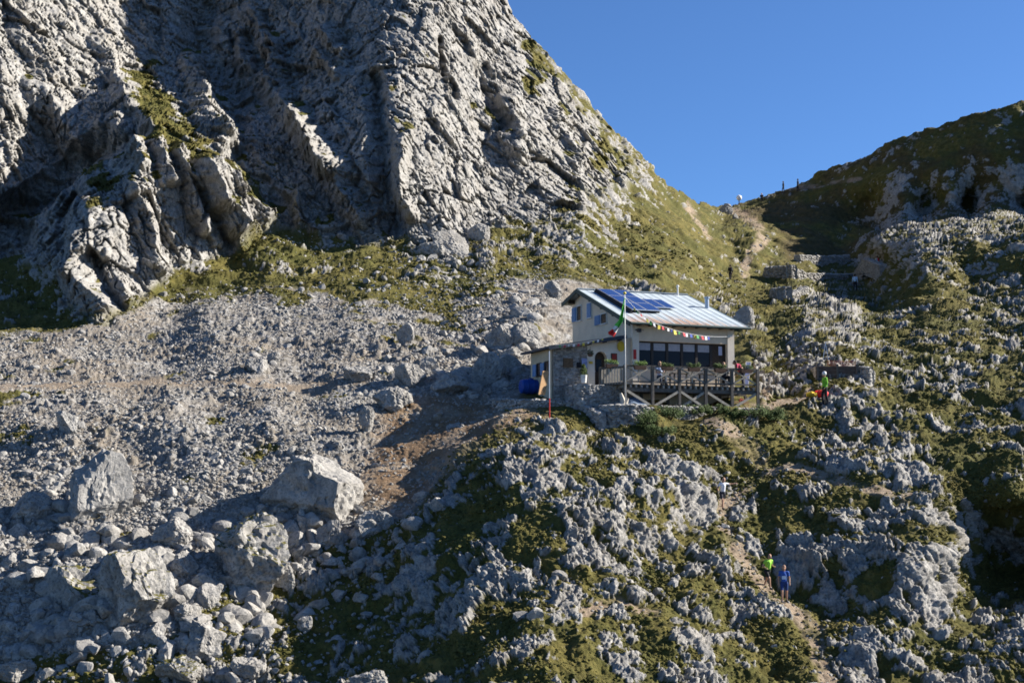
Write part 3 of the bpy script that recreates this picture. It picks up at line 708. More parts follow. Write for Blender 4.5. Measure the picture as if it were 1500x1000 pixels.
# ------------------------------------------------------------------ builders for made things
class MB:
    """collects shapes and links them as ONE mesh object"""
    def __init__(s): s.bm = bmesh.new()
    def quad(s, *pts):
        return s.bm.faces.new([s.bm.verts.new(q) for q in pts])
    def box(s, x0, x1, y0, y1, z0, z1):
        v = [s.bm.verts.new((x, y, z)) for z in (z0, z1) for y in (y0, y1) for x in (x0, x1)]
        for f in ((0, 2, 3, 1), (4, 5, 7, 6), (0, 1, 5, 4), (2, 6, 7, 3), (0, 4, 6, 2), (1, 3, 7, 5)): s.bm.faces.new([v[i] for i in f])
        return s
    def hexa(s, bot, top):
        a = [s.bm.verts.new(q) for q in bot]; b = [s.bm.verts.new(q) for q in top]
        n = len(a); s.bm.faces.new(a[::-1]); s.bm.faces.new(b)
        for i in range(n): s.bm.faces.new((a[i], a[(i + 1) % n], b[(i + 1) % n], b[i]))
        return s
    def beam(s, p, q, w, h=None):
        p, q = Vector(p), Vector(q); h = h or w; d = (q - p).normalized()
        up = Vector((0, 0, 1)) if abs(d.z) < .98 else Vector((0, 1, 0))
        x = d.cross(up).normalized() * w / 2; y = d.cross(x).normalized() * h / 2
        return s.hexa([p + x + y, p - x + y, p - x - y, p + x - y], [q + x + y, q - x + y, q - x - y, q + x - y])
    def tube(s, pts, r, n=8):
        rs = r if isinstance(r, (list, tuple)) else [r] * len(pts)
        pts = [Vector(q) for q in pts]; rings = []
        for i, q in enumerate(pts):
            d = (pts[min(i + 1, len(pts) - 1)] - pts[max(i - 1, 0)]).normalized()
            up = Vector((0, 0, 1)) if abs(d.z) < .9 else Vector((1, 0, 0))
            x = d.cross(up).normalized(); y = d.cross(x)
            rings.append([s.bm.verts.new(q + (x * cos(2 * pi * k / n) + y * sin(2 * pi * k / n)) * rs[i]) for k in range(n)])
        for a, b in zip(rings[:-1], rings[1:]):
            for k in range(n): s.bm.faces.new((a[k], a[(k + 1) % n], b[(k + 1) % n], b[k]))
        s.bm.faces.new(rings[0][::-1]); s.bm.faces.new(rings[-1])
        return s
    def ball(s, c, r, sub=2, sq=(1, 1, 1)):
        m = Matrix.Translation(Vector(c)) @ Matrix.Diagonal((r * sq[0], r * sq[1], r * sq[2], 1))
        bmesh.ops.create_icosphere(s.bm, subdivisions=sub, radius=1, matrix=m)
        return s
    def jitter(s, a):
        for v in s.bm.verts: v.co += Vector((random.uniform(-a, a), random.uniform(-a, a), random.uniform(-a, a)))
        return s
    def build(s, name, mat, parent=None, bevel=0, smooth=False):
        bmesh.ops.recalc_face_normals(s.bm, faces=s.bm.faces)
        me = bpy.data.meshes.new(name); s.bm.to_mesh(me); s.bm.free()
        if mat: me.materials.append(mat)
        for f in me.polygons: f.use_smooth = smooth
        o = bpy.data.objects.new(name, me); COL.objects.link(o)
        if parent: o.parent = parent
        if bevel:
            b = o.modifiers.new('bevel', 'BEVEL'); b.width = bevel; b.segments = 2; b.limit_method = 'ANGLE'
        return o
def thing(name, loc, label, cat, group=None, rz=0):
    o = bpy.data.objects.new(name, None); COL.objects.link(o); o.location = loc; o.rotation_euler = (0, 0, rz)
    o.empty_display_size = .3
    return tag(o, label, cat, group)

def zat(px_, py_, D): return W(px_, py_, D).z

# ------------------------------------------------------------------ materials of the hut
def mat_plaster(name, col, dirt=.25):
    T = NT_(name)
    c = T.mix(T.ramp(T.noise(1.3, 5, .65, T.objc()), [(.38, (.55, .55, .55)), (.62, (0, 0, 0))]), col, tuple(x * (1 - dirt) for x in col))
    c = T.mix(T.ramp(T.noise(9, 4, .7, T.objc()), [(.3, (.35, .35, .35)), (.5, (0, 0, 0))]), c, tuple(x * .75 for x in col))
    T.l(c, T.b.inputs['Base Color']); T.b.inputs['Roughness'].default_value = .92; T.bump(T.noise(25, 4, .7, T.objc()), .3, .02)
    return T.m
def mat_metalroof():
    T = NT_('roof_sheet')
    c = T.ramp(T.noise(1.2, 5, .65, T.objc()), [(.3, (.28, .33, .365)), (.5, (.35, .40, .43)), (.7, (.41, .45, .475))])
    mp = T.n('ShaderNodeMapping'); mp.inputs['Scale'].default_value = (3.4, .22, .22); T.l(T.objc(), mp.inputs['Vector'])
    n2 = T.noise(1.0, 5, .7, mp.outputs['Vector'])
    sp = T.n('ShaderNodeSeparateXYZ'); T.l(T.objc(), sp.inputs[0])
    mr = T.n('ShaderNodeMapRange'); mr.inputs['From Min'].default_value = 2.4; mr.inputs['From Max'].default_value = -.5; T.l(sp.outputs[1], mr.inputs['Value'])
    ad = T.n('ShaderNodeMath', operation='MULTIPLY_ADD'); T.l(mr.outputs[0], ad.inputs[0]); ad.inputs[1].default_value = .34; T.l(n2, ad.inputs[2])
    mx = T.n('ShaderNodeMapRange'); mx.inputs['From Min'].default_value = 6.5; mx.inputs['From Max'].default_value = 3.6; mx.inputs['To Min'].default_value = -.16; T.l(sp.outputs[0], mx.inputs['Value']); mx.inputs['To Max'].default_value = 0
    a2 = T.n('ShaderNodeMath', operation='ADD'); T.l(ad.outputs[0], a2.inputs[0]); T.l(mx.outputs[0], a2.inputs[1])
    c = T.mix(T.ramp(a2.outputs[0], [(.66, (0, 0, 0)), (.84, (.8, .8, .8))]), c, (.27, .125, .05))
    c = T.mix(T.ramp(n2, [(.30, (.7, .7, .7)), (.45, (0, 0, 0))]), c, (.28, .31, .32))
    T.l(c, T.b.inputs['Base Color']); T.b.inputs['Roughness'].default_value = .75; T.b.inputs['Metallic'].default_value = .1
    return T.m
def mat_wallstone():
    T = NT_('wall_stone')
    v = T.n('ShaderNodeTexVoronoi'); v.inputs['Scale'].default_value = 4.5; v.inputs['Randomness'].default_value = .9
    mp = T.n('ShaderNodeMapping'); mp.inputs['Scale'].default_value = (1, 1, 1.7); T.l(T.objc(), mp.inputs['Vector']); T.l(mp.outputs[0], v.inputs['Vector'])
    sv = T.n('ShaderNodeSeparateColor'); T.l(v.outputs['Color'], sv.inputs[0])
    c = T.ramp(sv.outputs[0], [(0, (.16, .15, .14)), (.5, (.27, .26, .24)), (1, (.38, .365, .34))])
    c = T.mix(T.ramp(T.noise(7, 5, .7, T.objc()), [(.35, (.6, .6, .6)), (.5, (0, 0, 0))]), c, (.13, .125, .115))
    T.l(c, T.b.inputs['Base Color']); T.b.inputs['Roughness'].default_value = .95; T.bump(T.noise(16, 5, .7, T.objc()), .5, .03)
    return T.m
def mat_wood(name, col, var=.4):
    T = NT_(name)
    mp = T.n('ShaderNodeMapping'); mp.inputs['Scale'].default_value = (4, 4, 4); T.l(T.objc(), mp.inputs['Vector'])
    c = T.ramp(T.noise(2.0, 6, .7, mp.outputs[0]), [(.3, tuple(x * (1 - var) for x in col)), (.55, col), (.75, tuple(x * (1 + var * .5) for x in col))])
    T.l(c, T.b.inputs['Base Color']); T.b.inputs['Roughness'].default_value = .85; T.b.inputs['Specular IOR Level'].default_value = .2
    return T.m
def mat_glass(name='window_glass', col=(.012, .014, .02)):
    T = NT_(name); T.b.inputs['Base Color'].default_value = (*col, 1); T.b.inputs['Roughness'].default_value = .12; T.b.inputs['Specular IOR Level'].default_value = .12
    return T.m
def mat_solar():
    T = NT_('solar_cells')
    br = T.n('ShaderNodeTexBrick'); br.offset = 0; br.inputs['Scale'].default_value = 6; br.inputs['Color1'].default_value = (.012, .028, .12, 1); br.inputs['Color2'].default_value = (.016, .035, .14, 1)
    br.inputs['Mortar'].default_value = (.05, .07, .14, 1); br.inputs['Mortar Size'].default_value = .012; br.inputs['Brick Width'].default_value = 1; br.inputs['Row Height'].default_value = 1
    T.l(T.objc(), br.inputs['Vector']); T.l(br.outputs['Color'], T.b.inputs['Base Color'])
    T.b.inputs['Roughness'].default_value = .16; T.b.inputs['Specular IOR Level'].default_value = .6
    return T.m
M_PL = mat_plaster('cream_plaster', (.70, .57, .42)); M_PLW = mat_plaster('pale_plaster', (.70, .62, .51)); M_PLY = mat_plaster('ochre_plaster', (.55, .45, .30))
M_ROOF = mat_metalroof(); M_WS = mat_wallstone(); M_WOODG = mat_wood('weathered_timber', (.115, .105, .092)); M_WOODP = mat_wood('pale_timber', (.34, .31, .26)); M_WOODD = mat_wood('dark_timber', (.06, .042, .030))
M_GL = mat_glass(); M_SOL = mat_solar(); M_PLY_ = mat_wood('plywood', (.34, .215, .115), .25)
def P_(name, col, rough=.6, var=.2, scale=8, metal=0, bump=0): return mat_plain(name, col, rough, var, scale, metal, bump)
M_BLUE = P_('blue_paint', (.13, .24, .42)); M_FRAME = P_('dark_frame', (.035, .028, .024)); M_GUT = P_('green_fascia', (.045, .07, .065)); M_BLIND = P_('grey_blind', (.30, .31, .35), .9)
M_WHITE = P_('white_paint', (.62, .61, .58)); M_ALU = P_('aluminium', (.55, .56, .58), .35, .1, 8, .6); M_STEEL = P_('steel_pipe', (.42, .44, .47), .35, .2, 8, .7); M_BLACK = P_('black_side', (.012, .012, .014), .7)
M_RED = P_('red_paint', (.42, .03, .025)); M_YEL = P_('yellow_paint', (.55, .36, .03)); M_TANK = P_('blue_plastic', (.010, .055, .28), .35, .2); M_SLATE = P_('blue_grey_sheet', (.028, .040, .058), .6, .3, 3)
M_GREEN = P_('leaf_green', (.050, .080, .016), .8, .5, 12); M_GREENL = P_('bright_leaf', (.10, .16, .03), .8, .5, 12); M_TERRA = P_('planter_brown', (.10, .06, .04), .8)

# ------------------------------------------------------------------ the mountain hut
TH = radians(20)
HX = W(928, 567, 77.3); Z0 = 5.62
HO = Vector((HX.x, 77.3, Z0))
LH, RB, BB = 6.16, 6.84, 8.66           # front length, depth to the ridge, whole depth
ZE, ZR, ZB = 9.19 - Z0, 11.74 - Z0, 11.30 - Z0   # wall height at the front, ridge, back wall
hut = thing('mountain_hut', HO, 'cream plastered mountain hut with pale metal roof, blue shutters and low stone annex', 'mountain hut', rz=TH)
def H(a, b, z): return HO + Vector((a * cos(TH) - b * sin(TH), a * sin(TH) + b * cos(TH), z))

m = MB()   # walls: left gable, back, right gable as one shell with openings on the front
prof = [(0, -1.6), (0, ZE), (RB, ZR), (BB, ZB), (BB, -1.6)]
WX0, WX1, WZ0, WZ1 = .33, 5.78, 6.79 - Z0, 8.18 - Z0
m.quad(*[(0, b, z) for b, z in prof]); m.quad(*[(LH, b, z) for b, z in prof])
m.quad((0, BB, -1.6), (LH, BB, -1.6), (LH, BB, ZB), (0, BB, ZB))
for (x0, x1, z0, z1) in ((0, WX0, -1.6, ZE), (WX1, LH, -1.6, ZE), (WX0, WX1, -1.6, WZ0), (WX0, WX1, WZ1, ZE)): m.quad((x0, 0, z0), (x1, 0, z0), (x1, 0, z1), (x0, 0, z1))
for q in (((WX0, 0, WZ0), (WX1, 0, WZ0), (WX1, .35, WZ0), (WX0, .35, WZ0)), ((WX0, 0, WZ1), (WX1, 0, WZ1), (WX1, .35, WZ1), (WX0, .35, WZ1)),
          ((WX0, 0, WZ0), (WX0, .35, WZ0), (WX0, .35, WZ1), (WX0, 0, WZ1)), ((WX1, 0, WZ0), (WX1, .35, WZ0), (WX1, .35, WZ1), (WX1, 0, WZ1))): m.quad(*q)
wall = m.build('wall', M_PL, hut)
MB().box(-.06, .33, -.06, .10, -1.5, ZE - .05).build('corner_pier', M_PLW, hut)
MB().box(WX1 + .02, LH + .05, -.05, .10, -1.5, ZE - .05).build('corner_pier', M_PLW, hut)
# roof: two sheets of standing seam metal with fascia and gutter
def roofz(b):
    return ZR + .16 - (RB - b) * (ZR - ZE) / RB if b <= RB else ZR + .16 - (b - RB) * (ZR - ZB) / (BB - RB)
A0, A1, B0, B1 = -.45, LH + .65, -.62, BB + .55
m = MB(); t = .10
for b0, b1 in ((B0, RB), (RB, B1)):
    z0, z1 = roofz(b0), roofz(b1)
    m.hexa([(A0, b0, z0 - t), (A1, b0, z0 - t), (A1, b1, z1 - t), (A0, b1, z1 - t)], [(A0, b0, z0), (A1, b0, z0), (A1, b1, z1), (A0, b1, z1)])
    n = 14
    for k in range(n + 1):
        x = A0 + .02 + (A1 - A0 - .04) * k / n
        m.beam((x, b0 + .01, z0 + .02), (x, b1 - (.01 if b1 == RB else -.0), z1 + .02), .016, .014)
m.beam((A0, RB, ZR + .19), (A1, RB, ZR + .19), .30, .05)
roof = m.build('roof', M_ROOF, hut)
m = MB()
m.beam((A0 - .03, B0, roofz(B0) - .10), (A0 - .03, RB, ZR + .06), .06, .24); m.build('fascia', M_GUT, roof); m = MB(); m.beam((A0 - .03, RB + .01, ZR + .06), (A0 - .03, B1, roofz(B1) - .10), .06, .24); m.build('fascia', M_GUT, roof); m = MB()
m.beam((A1 + .03, B0, roofz(B0) - .08), (A1 + .03, RB, ZR + .08), .06, .18)
m.build('fascia', M_GUT, roof)
m = MB(); m.tube([(A0, B0 - .07, roofz(B0) - .07), (A1 + .1, B0 - .07, roofz(B0) - .10)], .075); m.build('gutter', M_GUT, roof)
for b in (.3, 1.9, 3.5, 5.2, 6.8, 8.3): MB().box(A0 + .05, 0, b - .07, b + .07, roofz(b) - .34, roofz(b) - .13).build('rafter_end', M_WOODD, roof)
for k in range(9): MB().box(.2 + k * .72, .32 + k * .72, B0 + .05, 0, roofz(-.3) - .26, roofz(-.3) - .14).build('rafter_end', M_WOODD, roof)
# solar panels
def panel(a0, a1, b0, b1, lift=.22, tilt=0):
    f = MB(); z0, z1 = roofz(b0) + lift + tilt, roofz(b1) + lift
    f.hexa([(a0, b0, z0 - .05), (a1, b0, z0 - .05), (a1, b1, z1 - .05), (a0, b1, z1 - .05)], [(a0, b0, z0), (a1, b0, z0), (a1, b1, z1), (a0, b1, z1)])
    fr = f.build('solar_panel', M_ALU, hut)
    g = MB(); e = .035
    zz = lambda b: z0 + (z1 - z0) * (b - b0) / (b1 - b0) + .004
    g.quad((a0 + e, b0 + e, zz(b0 + e)), (a1 - e, b0 + e, zz(b0 + e)), (a1 - e, b1 - e, zz(b1 - e)), (a0 + e, b1 - e, zz(b1 - e)))
    g.build('cell_sheet', M_SOL, fr)
for k in range(3):
    for j in range(2): panel(.62 + j * .93, 1.52 + j * .93, 1.45 + k * 1.62, 3.03 + k * 1.62)
for j in range(2): panel(2.62 + j * .66, 3.26 + j * .66, 2.55, 4.45, .16)
m = MB()
m.hexa([(.40, 1.3, roofz(1.3) + .01), (.56, 1.3, roofz(1.3) + .01), (.56, 6.3, roofz(6.3) + .01), (.40, 6.3, roofz(6.3) + .01)], [(.52, 1.3, roofz(1.3) + .22), (.56, 1.3, roofz(1.3) + .22), (.56, 6.3, roofz(6.3) + .22), (.52, 6.3, roofz(6.3) + .22)])  # black sloped side stands in for the shade beside the raised panels
for b in (1.7, 3.3, 4.9, 6.1): m.box(.58, 2.45, b, b + .06, roofz(b) + .0, roofz(b) + .17)
m.build('panel_rack', M_BLACK, hut)
# window band on the front: dark frame, six lights, grey blinds
m = MB(); n = 6; wv = (WX1 - WX0) / n
m.box(WX0, WX1, .20, .28, WZ0, WZ0 + .08).box(WX0, WX1, .20, .28, WZ1 - .08, WZ1)
for k in range(n + 1): x = WX0 + k * wv; m.box(max(x - .07, WX0), min(x + .07, WX1), .19, .29, WZ0 + .001, WZ1 - .001)
win = m.build('window', M_FRAME, hut)
for k in range(n): MB().box(WX0 + k * wv + .07, WX0 + (k + 1) * wv - .07, .24, .26, WZ0 + .08, WZ1 - .08).build('pane', M_GL if k < 5 else M_WOODD, win)
for k in range(5): MB().box(WX0 + k * wv + .10, WX0 + (k + 1) * wv - .10, .222, .236, WZ1 - .48, WZ1 - .08).build('blind', M_BLIND, win)
MB().box(WX1 - .42, WX1 - .20, .222, .238, WZ1 - .62, WZ1 - .12).build('notice', P_('notice_paper', (.45, .46, .58)), win)
MB().box(WX0 - .08, WX1 + .06, -.16, .18, WZ0 - .09, WZ0 - .003).build('sill', M_WHITE, win)
# gable windows with blue shutters
def gwin(bc, zc, w, h, sh):
    zc -= Z0; f = MB()
    f.box(-.05, .03, bc - w / 2 - .06, bc - w / 2, zc - h / 2, zc + h / 2).box(-.05, .03, bc + w / 2, bc + w / 2 + .06, zc - h / 2, zc + h / 2)
    f.box(-.06, .03, bc - w / 2 - .06, bc + w / 2 + .06, zc + h / 2, zc + h / 2 + .06).box(-.10, .03, bc - w / 2 - .10, bc + w / 2 + .10, zc - h / 2 - .06, zc - h / 2)
    fo = f.build('window', M_WHITE, hut)
    MB().box(-.02, .02, bc - w / 2, bc + w / 2, zc - h / 2, zc + h / 2).build('pane', M_GL, fo)
    for s_, dx in sh:
        b0 = bc + (w / 2 + .07 if s_ > 0 else -w / 2 - .07 - w)
        g = MB().box(-.10, -.055, b0, b0 + w, zc - h / 2, zc + h / 2)
        for q in range(9): g.box(-.115, -.10, b0 + .06, b0 + w - .06, zc - h / 2 + .06 + q * (h - .12) / 9, zc - h / 2 + .06 + (q + .6) * (h - .12) / 9)
        g.build('shutter', M_BLUE, fo)
gwin(7.55, 10.55, .62, .86, [(1, 0)]); gwin(6.0, 10.55, .6, .86, []); gwin(3.9, 9.82, .75, .55, [(1, 0)])
g = MB().box(-.075, -.055, 5.72, 6.28, 10.14 - Z0, 10.96 - Z0); g.build('shutter', M_BLUE, hut)
# annex on the left
AM, AB0, AB1 = 4.58, .28, 3.7
zl, zr_ = 7.62 - Z0, 8.36 - Z0
m = MB()
DX0, DX1, DZ = -2.16, -1.44, 1.58
fz = lambda x: zl + (x + AM) / AM * (zr_ - zl)
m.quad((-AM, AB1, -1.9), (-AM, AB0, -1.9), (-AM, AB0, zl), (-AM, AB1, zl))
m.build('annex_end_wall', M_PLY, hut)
m = MB(); XS = -2.62
arc = [(DX0, -.2)] + [((DX0 + DX1) / 2 - (DX1 - DX0) / 2 * cos(pi * k / 10), DZ - .02 + (DX1 - DX0) / 2 * sin(pi * k / 10)) for k in range(11)] + [(DX1, -.2)]
xs_l = [q for q in arc if q[0] <= (DX0 + DX1) / 2 + 1e-6]; xs_r = [q for q in arc if q[0] >= (DX0 + DX1) / 2 - 1e-6]
midx = (DX0 + DX1) / 2
m.quad(*[(x, AB0, z) for x, z in [(XS, -1.6), (DX0, -1.6)] + xs_l + [(midx, fz(midx)), (XS, fz(XS))]])
m.quad(*[(x, AB0, z) for x, z in xs_r + [(DX1, -1.6), (0, -1.6), (0, fz(0)), (midx, fz(midx))]])
m.quad((DX0, AB0, -1.6), (DX1, AB0, -1.6), (DX1, AB0, -.2), (DX0, AB0, -.2))
for (x0, z0), (x1, z1) in zip(arc[:-1], arc[1:]): m.quad((x0, AB0, z0), (x1, AB0, z1), (x1, AB0 + .4, z1), (x0, AB0 + .4, z0))
m.build('annex_front_wall', M_PLW, hut)
d = MB().box(DX0 + .02, DX1 - .02, AB0 + .30, AB0 + .36, -.1, DZ + .35).build('door', M_WOODD, hut)
MB().box(DX0 + .2, DX0 + .5, AB0 + .285, AB0 + .298, .85, 1.5).build('pane', M_GL, d)
MB().ball((DX0 + .1, AB0 + .26, .85), .04).build('handle', M_STEEL, d)

def stone_face(pts, z0f, z1f, mat, name, parent, thick=.3, cell=.26, seed=3, amp=.06, top=True, closed=False):
    """rough stone wall along a line of ground points (local): dense lumpy skin in front, over the top and down the back"""
    P_l = [Vector((q[0], q[1], 0)) for q in pts]; seg = []
    L = 0; cum = [0]
    for a_, b_ in zip(P_l[:-1], P_l[1:]): L += (b_ - a_).length; cum.append(L)
    ds = .045; n = max(int(L / ds), 4); S = np.linspace(0, L, n)
    X = np.interp(S, cum, [q.x for q in P_l]); Y = np.interp(S, cum, [q.y for q in P_l])
    tx, ty = np.gradient(X, S), np.gradient(Y, S); ln = np.hypot(tx, ty); nx_, ny_ = ty / ln, -tx / ln
    z0v = np.array([z0f(s / L) for s in S]); z1v = np.array([z1f(s / L) for s in S])
    hm = float((z1v - z0v).max()); nz_ = max(int(hm / ds), 4); nt_ = max(int(thick / ds), 3)
    rows = []
    for k in range(nz_ + 1): rows.append((0.0, k / nz_, (1, 0)))
    for k in range(1, nt_ + 1): rows.append((thick * k / nt_, 1.0, (0, 1)))
    for k in range(1, 6): rows.append((thick, 1 - k / 5, (-1, 0)))
    V = []; Nn = []
    for off, fz_, (a_, b_) in rows:
        V.append(np.stack([X - nx_ * off, Y - ny_ * off, z0v + (z1v - z0v) * fz_], -1)); Nn.append(np.stack([nx_ * a_, ny_ * a_, np.full(n, float(b_))], -1))
    V = np.array(V); Nn = np.array(Nn); sh = V.shape
    q = (V.reshape(-1, 3) * np.array([1, 1, 1.7]) / cell + seed * 3.1)
    F1, F2, r1, r2, r3, _ = worley(q, seed)
    hgt = amp * (np.sqrt(np.clip(1 - (F1 / .75) ** 2, 0, 1)) + .7 * (r1 - .5)) - amp * .9 * (1 - sstep(0, .13, F2 - F1))
    V = V.reshape(-1, 3) + Nn.reshape(-1, 3) * hgt[:, None]
    rr_, cc_ = np.meshgrid(np.arange(sh[0] - 1), np.arange(sh[1] - 1), indexing='ij'); a_ = rr_ * n + cc_
    Q = np.stack([a_, a_ + 1, a_ + 1 + n, a_ + n], -1).reshape(-1, 4)
    o = mesh_np(name, V, Q, mat, False)
    # end caps
    bm = bmesh.new(); bm.from_mesh(o.data)
    bm.verts.ensure_lookup_table()
    for c_ in (0, n - 1):
        bm.faces.new([bm.verts[r_ * n + c_] for r_ in range(sh[0])])
    bmesh.ops.recalc_face_normals(bm, faces=bm.faces); bm.to_mesh(o.data); bm.free()
    if parent: o.parent = parent
    return o
stone_face([(-AM, AB0 - .02), (XS, AB0 - .02)], lambda u: -1.9, lambda u: zl + u * (fz(XS) - zl) - .02, M_WS, 'annex_stone_wall', hut, .25, .24, 5, .045)
# annex windows
for bc in (1.15, 2.35):
    f = MB(); zc = 6.62 - Z0
    x = -AM
    f.box(x - .05, x + .02, bc - .33, bc - .27, zc - .32, zc + .32).box(x - .05, x + .02, bc + .27, bc + .33, zc - .32, zc + .32).box(x - .06, x + .02, bc - .33, bc + .33, zc + .32, zc + .38).box(x - .08, x + .02, bc - .36, bc + .36, zc - .38, zc - .32)
    fo = f.build('window', M_WOODD, hut)
    MB().box(x - .025, x + .01, bc - .27, bc + .27, zc - .32, zc + .32).build('pane', M_GL, fo)
    MB().box(x - .10, x - .055, bc + .34, bc + .86, zc - .33, zc + .33).build('shutter', M_BLUE, fo)
m = MB(); AE = -.48; rl = zl + .03; sl = (zr_ - zl) / AM; rr2 = rl + (AM + AE) * sl
for y0, y1 in ((AB0 - .5, AB1 + .5),):
    m.hexa([(-AM - .45, y0, rl - .45 * sl), (AE, y0, rr2), (AE, y1, rr2), (-AM - .45, y1, rl - .45 * sl)], [(-AM - .45, y0, rl - .45 * sl + .10), (AE, y0, rr2 + .10), (AE, y1, rr2 + .10), (-AM - .45, y1, rl - .45 * sl + .10)])
    for k in range(8): yy = y0 + .1 + k * (y1 - y0 - .2) / 7; m.beam((-AM - .43, yy, rl - .43 * sl + .115), (AE - .01, yy, rr2 + .115), .03, .04)
ar = m.build('annex_roof', M_SLATE, hut)
m = MB(); m.beam((-AM - .46, AB0 - .52, rl - .45 * sl), (AE, AB0 - .52, rr2 + .03), .05, .20); m.build('fascia', M_SLATE, ar)
for k in range(5): x = -AM + .2 + k * .9; MB().box(x - .05, x + .05, AB0 - .45, AB0 - .03, rl + (x + AM) * sl - .12, rl + (x + AM) * sl - .005).build('rafter_end', M_WOODD, ar)
# things fixed to the walls
m = MB(); bmesh.ops.create_cone(m.bm, cap_ends=True, segments=24, radius1=.22, radius2=.22, depth=.04, matrix=Matrix.Translation((-.62, AB0 - .05, 7.86 - Z0)) @ Matrix.Rotation(pi / 2, 4, 'X') @ Matrix.Diagonal((1, 1.3, 1, 1)))
m.build('round_sign', M_YEL, hut)
MB().box(-.02, .14, -.11, -.065, 7.15 - Z0, 7.68 - Z0).build('fire_box', M_RED, hut)
fr = MB().box(-1.2, -.86, AB0 - .06, AB0 - .005, 7.02 - Z0, 7.46 - Z0).build('picture_frame', M_WOODD, hut); MB().box(-1.16, -.90, AB0 - .07, AB0 - .061, 7.06 - Z0, 7.42 - Z0).build('red_print', P_('red_print', (.25, .03, .02), .7, .5, 9), fr)
MB().box(-2.98, -2.68, AB0 - .14, AB0 - .09, 6.60 - Z0, 7.12 - Z0).build('poster', P_('poster_blue', (.25, .29, .50), .6, .6, 5), hut)
MB().box(-3.26, -3.04, AB0 - .14, AB0 - .09, 6.62 - Z0, 6.90 - Z0).build('notice_board', M_BLACK, hut)
MB().box(-4.05, -3.5, AB0 - .16, AB0 - .09, 6.62 - Z0, 7.10 - Z0).build('wooden_board', mat_wood('brown_board', (.13, .085, .05)), hut)
MB().box(-2.5, -2.3, AB0 - .04, AB0 - .005, 6.85 - Z0, 6.98 - Z0).build('nameplate', M_YEL, hut)
m = MB(); m.tube([(.12, -.08, 8.75 - Z0), (.12, -.45, 8.70 - Z0)], .025).box(.02, .22, -.62, -.42, 8.60 - Z0, 8.78 - Z0).tube([(.12, -.08, 8.78 - Z0), (.50, -.35, 8.72 - Z0)], .012)
m.build('wall_lamp', M_FRAME, hut)
# chimneys
m = MB(); q = (LH + .30, 3.6)
m.tube([(*q, roofz(3.6) - .5), (*q, 11.25 - Z0)], .13, 14).tube([(*q, 11.25 - Z0), (*q, 11.33 - Z0)], .19, 14)
m.build('chimney', M_STEEL, hut)
m = MB(); q = (LH - .15, RB - .35)
m.tube([(*q, roofz(RB) - .1), (*q, roofz(RB) + .42)], .05, 10).ball((*q, roofz(RB) + .44), .09)
m.build('vent_pipe', M_WHITE, hut)

# ------------------------------------------------------------------ timber terrace on posts
DA0, DA1, DB0 = -1.62, 6.44, -2.2
deck = thing('timber_terrace', H(0, 0, 0), 'weathered timber terrace on posts with crossed railings along the hut front', 'terrace', rz=TH)
m = MB()
k = DB0 + .02
while k < -.08: m.box(DA0, DA1, k, min(k + .14, -.07), -.045, -.005); k += .155
m.build('floor', M_WOODG, deck)
m = MB()
m.box(DA0, DA1, DB0 - .02, DB0 + .12, -.40, -.20); m.box(DA0, DA1, -.9, -.76, -.40, -.20)
m.build('beam', M_WOODG, deck)
m = MB(); x = DA0 + .1
while x < DA1: m.box(x - .05, x + .05, DB0 - .07, -.1, -.195, -.05); x += .32
m.build('joist', M_WOODP, deck)
NBAY = 5; bays = [DA0 + .07 + (DA1 - DA0 - .14) * k / NBAY for k in range(NBAY + 1)]
for x in bays:
    MB().box(x - .075, x + .075, DB0 - .16, DB0 - .03, -1.55, .98).jitter(.008).build('post', M_WOODG, deck)
for x in bays: MB().box(x - .07, x + .07, -.98, -.86, -1.45, -.40).build('post', M_WOODG, deck)
m = MB().box(DA0, DA1, DB0 - .145, DB0 - .035, .90, 1.0); m.box(DA0, DA1, DB0 - .12, DB0 - .05, .08, .16)
m.build('rail', M_WOODG, deck)
for x0, x1 in zip(bays[:-1], bays[1:]):
    m = MB(); y = DB0 - .085
    m.beam((x0 + .08, y - .015, .17), (x1 - .08, y - .015, .89), .05, .07); m.beam((x0 + .08, y + .03, .89), (x1 - .08, y + .03, .17), .05, .07)
    xm = (x0 + x1) / 2; m.box(xm - .03, xm + .03, y - .0, y + .05, .17, .89)
    m.build('railing_cross', M_WOODP, deck)
y = DB0 - .10
for (i0, za, i1, zb) in ((0, -.36, 1, -1.15), (2, -.36, 1, -1.15), (2, -1.2, 3, -.36), (2, -.36, 3, -1.2), (3, -.36, 4, -1.15), (4, -1.15, 5, -.36)):
    MB().beam((bays[i0] + (.08 if i1 > i0 else -.08), y - (.02 if za > zb else -.04), za), (bays[i1] + (-.08 if i1 > i0 else .08), y - (.02 if za > zb else -.04), zb), .06, .13).build('brace', M_WOODP, deck)
# side railing of pale pickets at the left end
m = MB(); s0, s1 = Vector((DA0 - .02, DB0 - .05, 0)), Vector((DA0 - .75, DB0 + 1.25, 0))
for k in range(8):
    q = s0.lerp(s1, (k + .6) / 8.2); m.box(q.x - .055, q.x + .055, q.y - .02, q.y + .02, .0, .82 + .05 * (k % 2))
m.build('picket', M_WOODP, deck)
m = MB(); m.beam((*s0.xy, .88), (*s1.xy, .88), .07, .10); m.beam((*s0.xy, .02), (*s1.xy, .02), .07, .12); m.build('rail', M_WOODG, deck)
MB().box(s1.x - .07, s1.x + .07, s1.y - .07, s1.y + .07, -1.5, .95).build('post', M_WOODG, deck)
m = MB(); k = s0.y
m.hexa([(DA0, DB0, -.05), (s1.x, s1.y, -.05), (s1.x, -.08, -.05), (DA0, -.08, -.05)], [(DA0, DB0, -.006), (s1.x, s1.y, -.006), (s1.x, -.08, -.006), (DA0, -.08, -.006)])
m.build('landing', M_WOODG, deck)

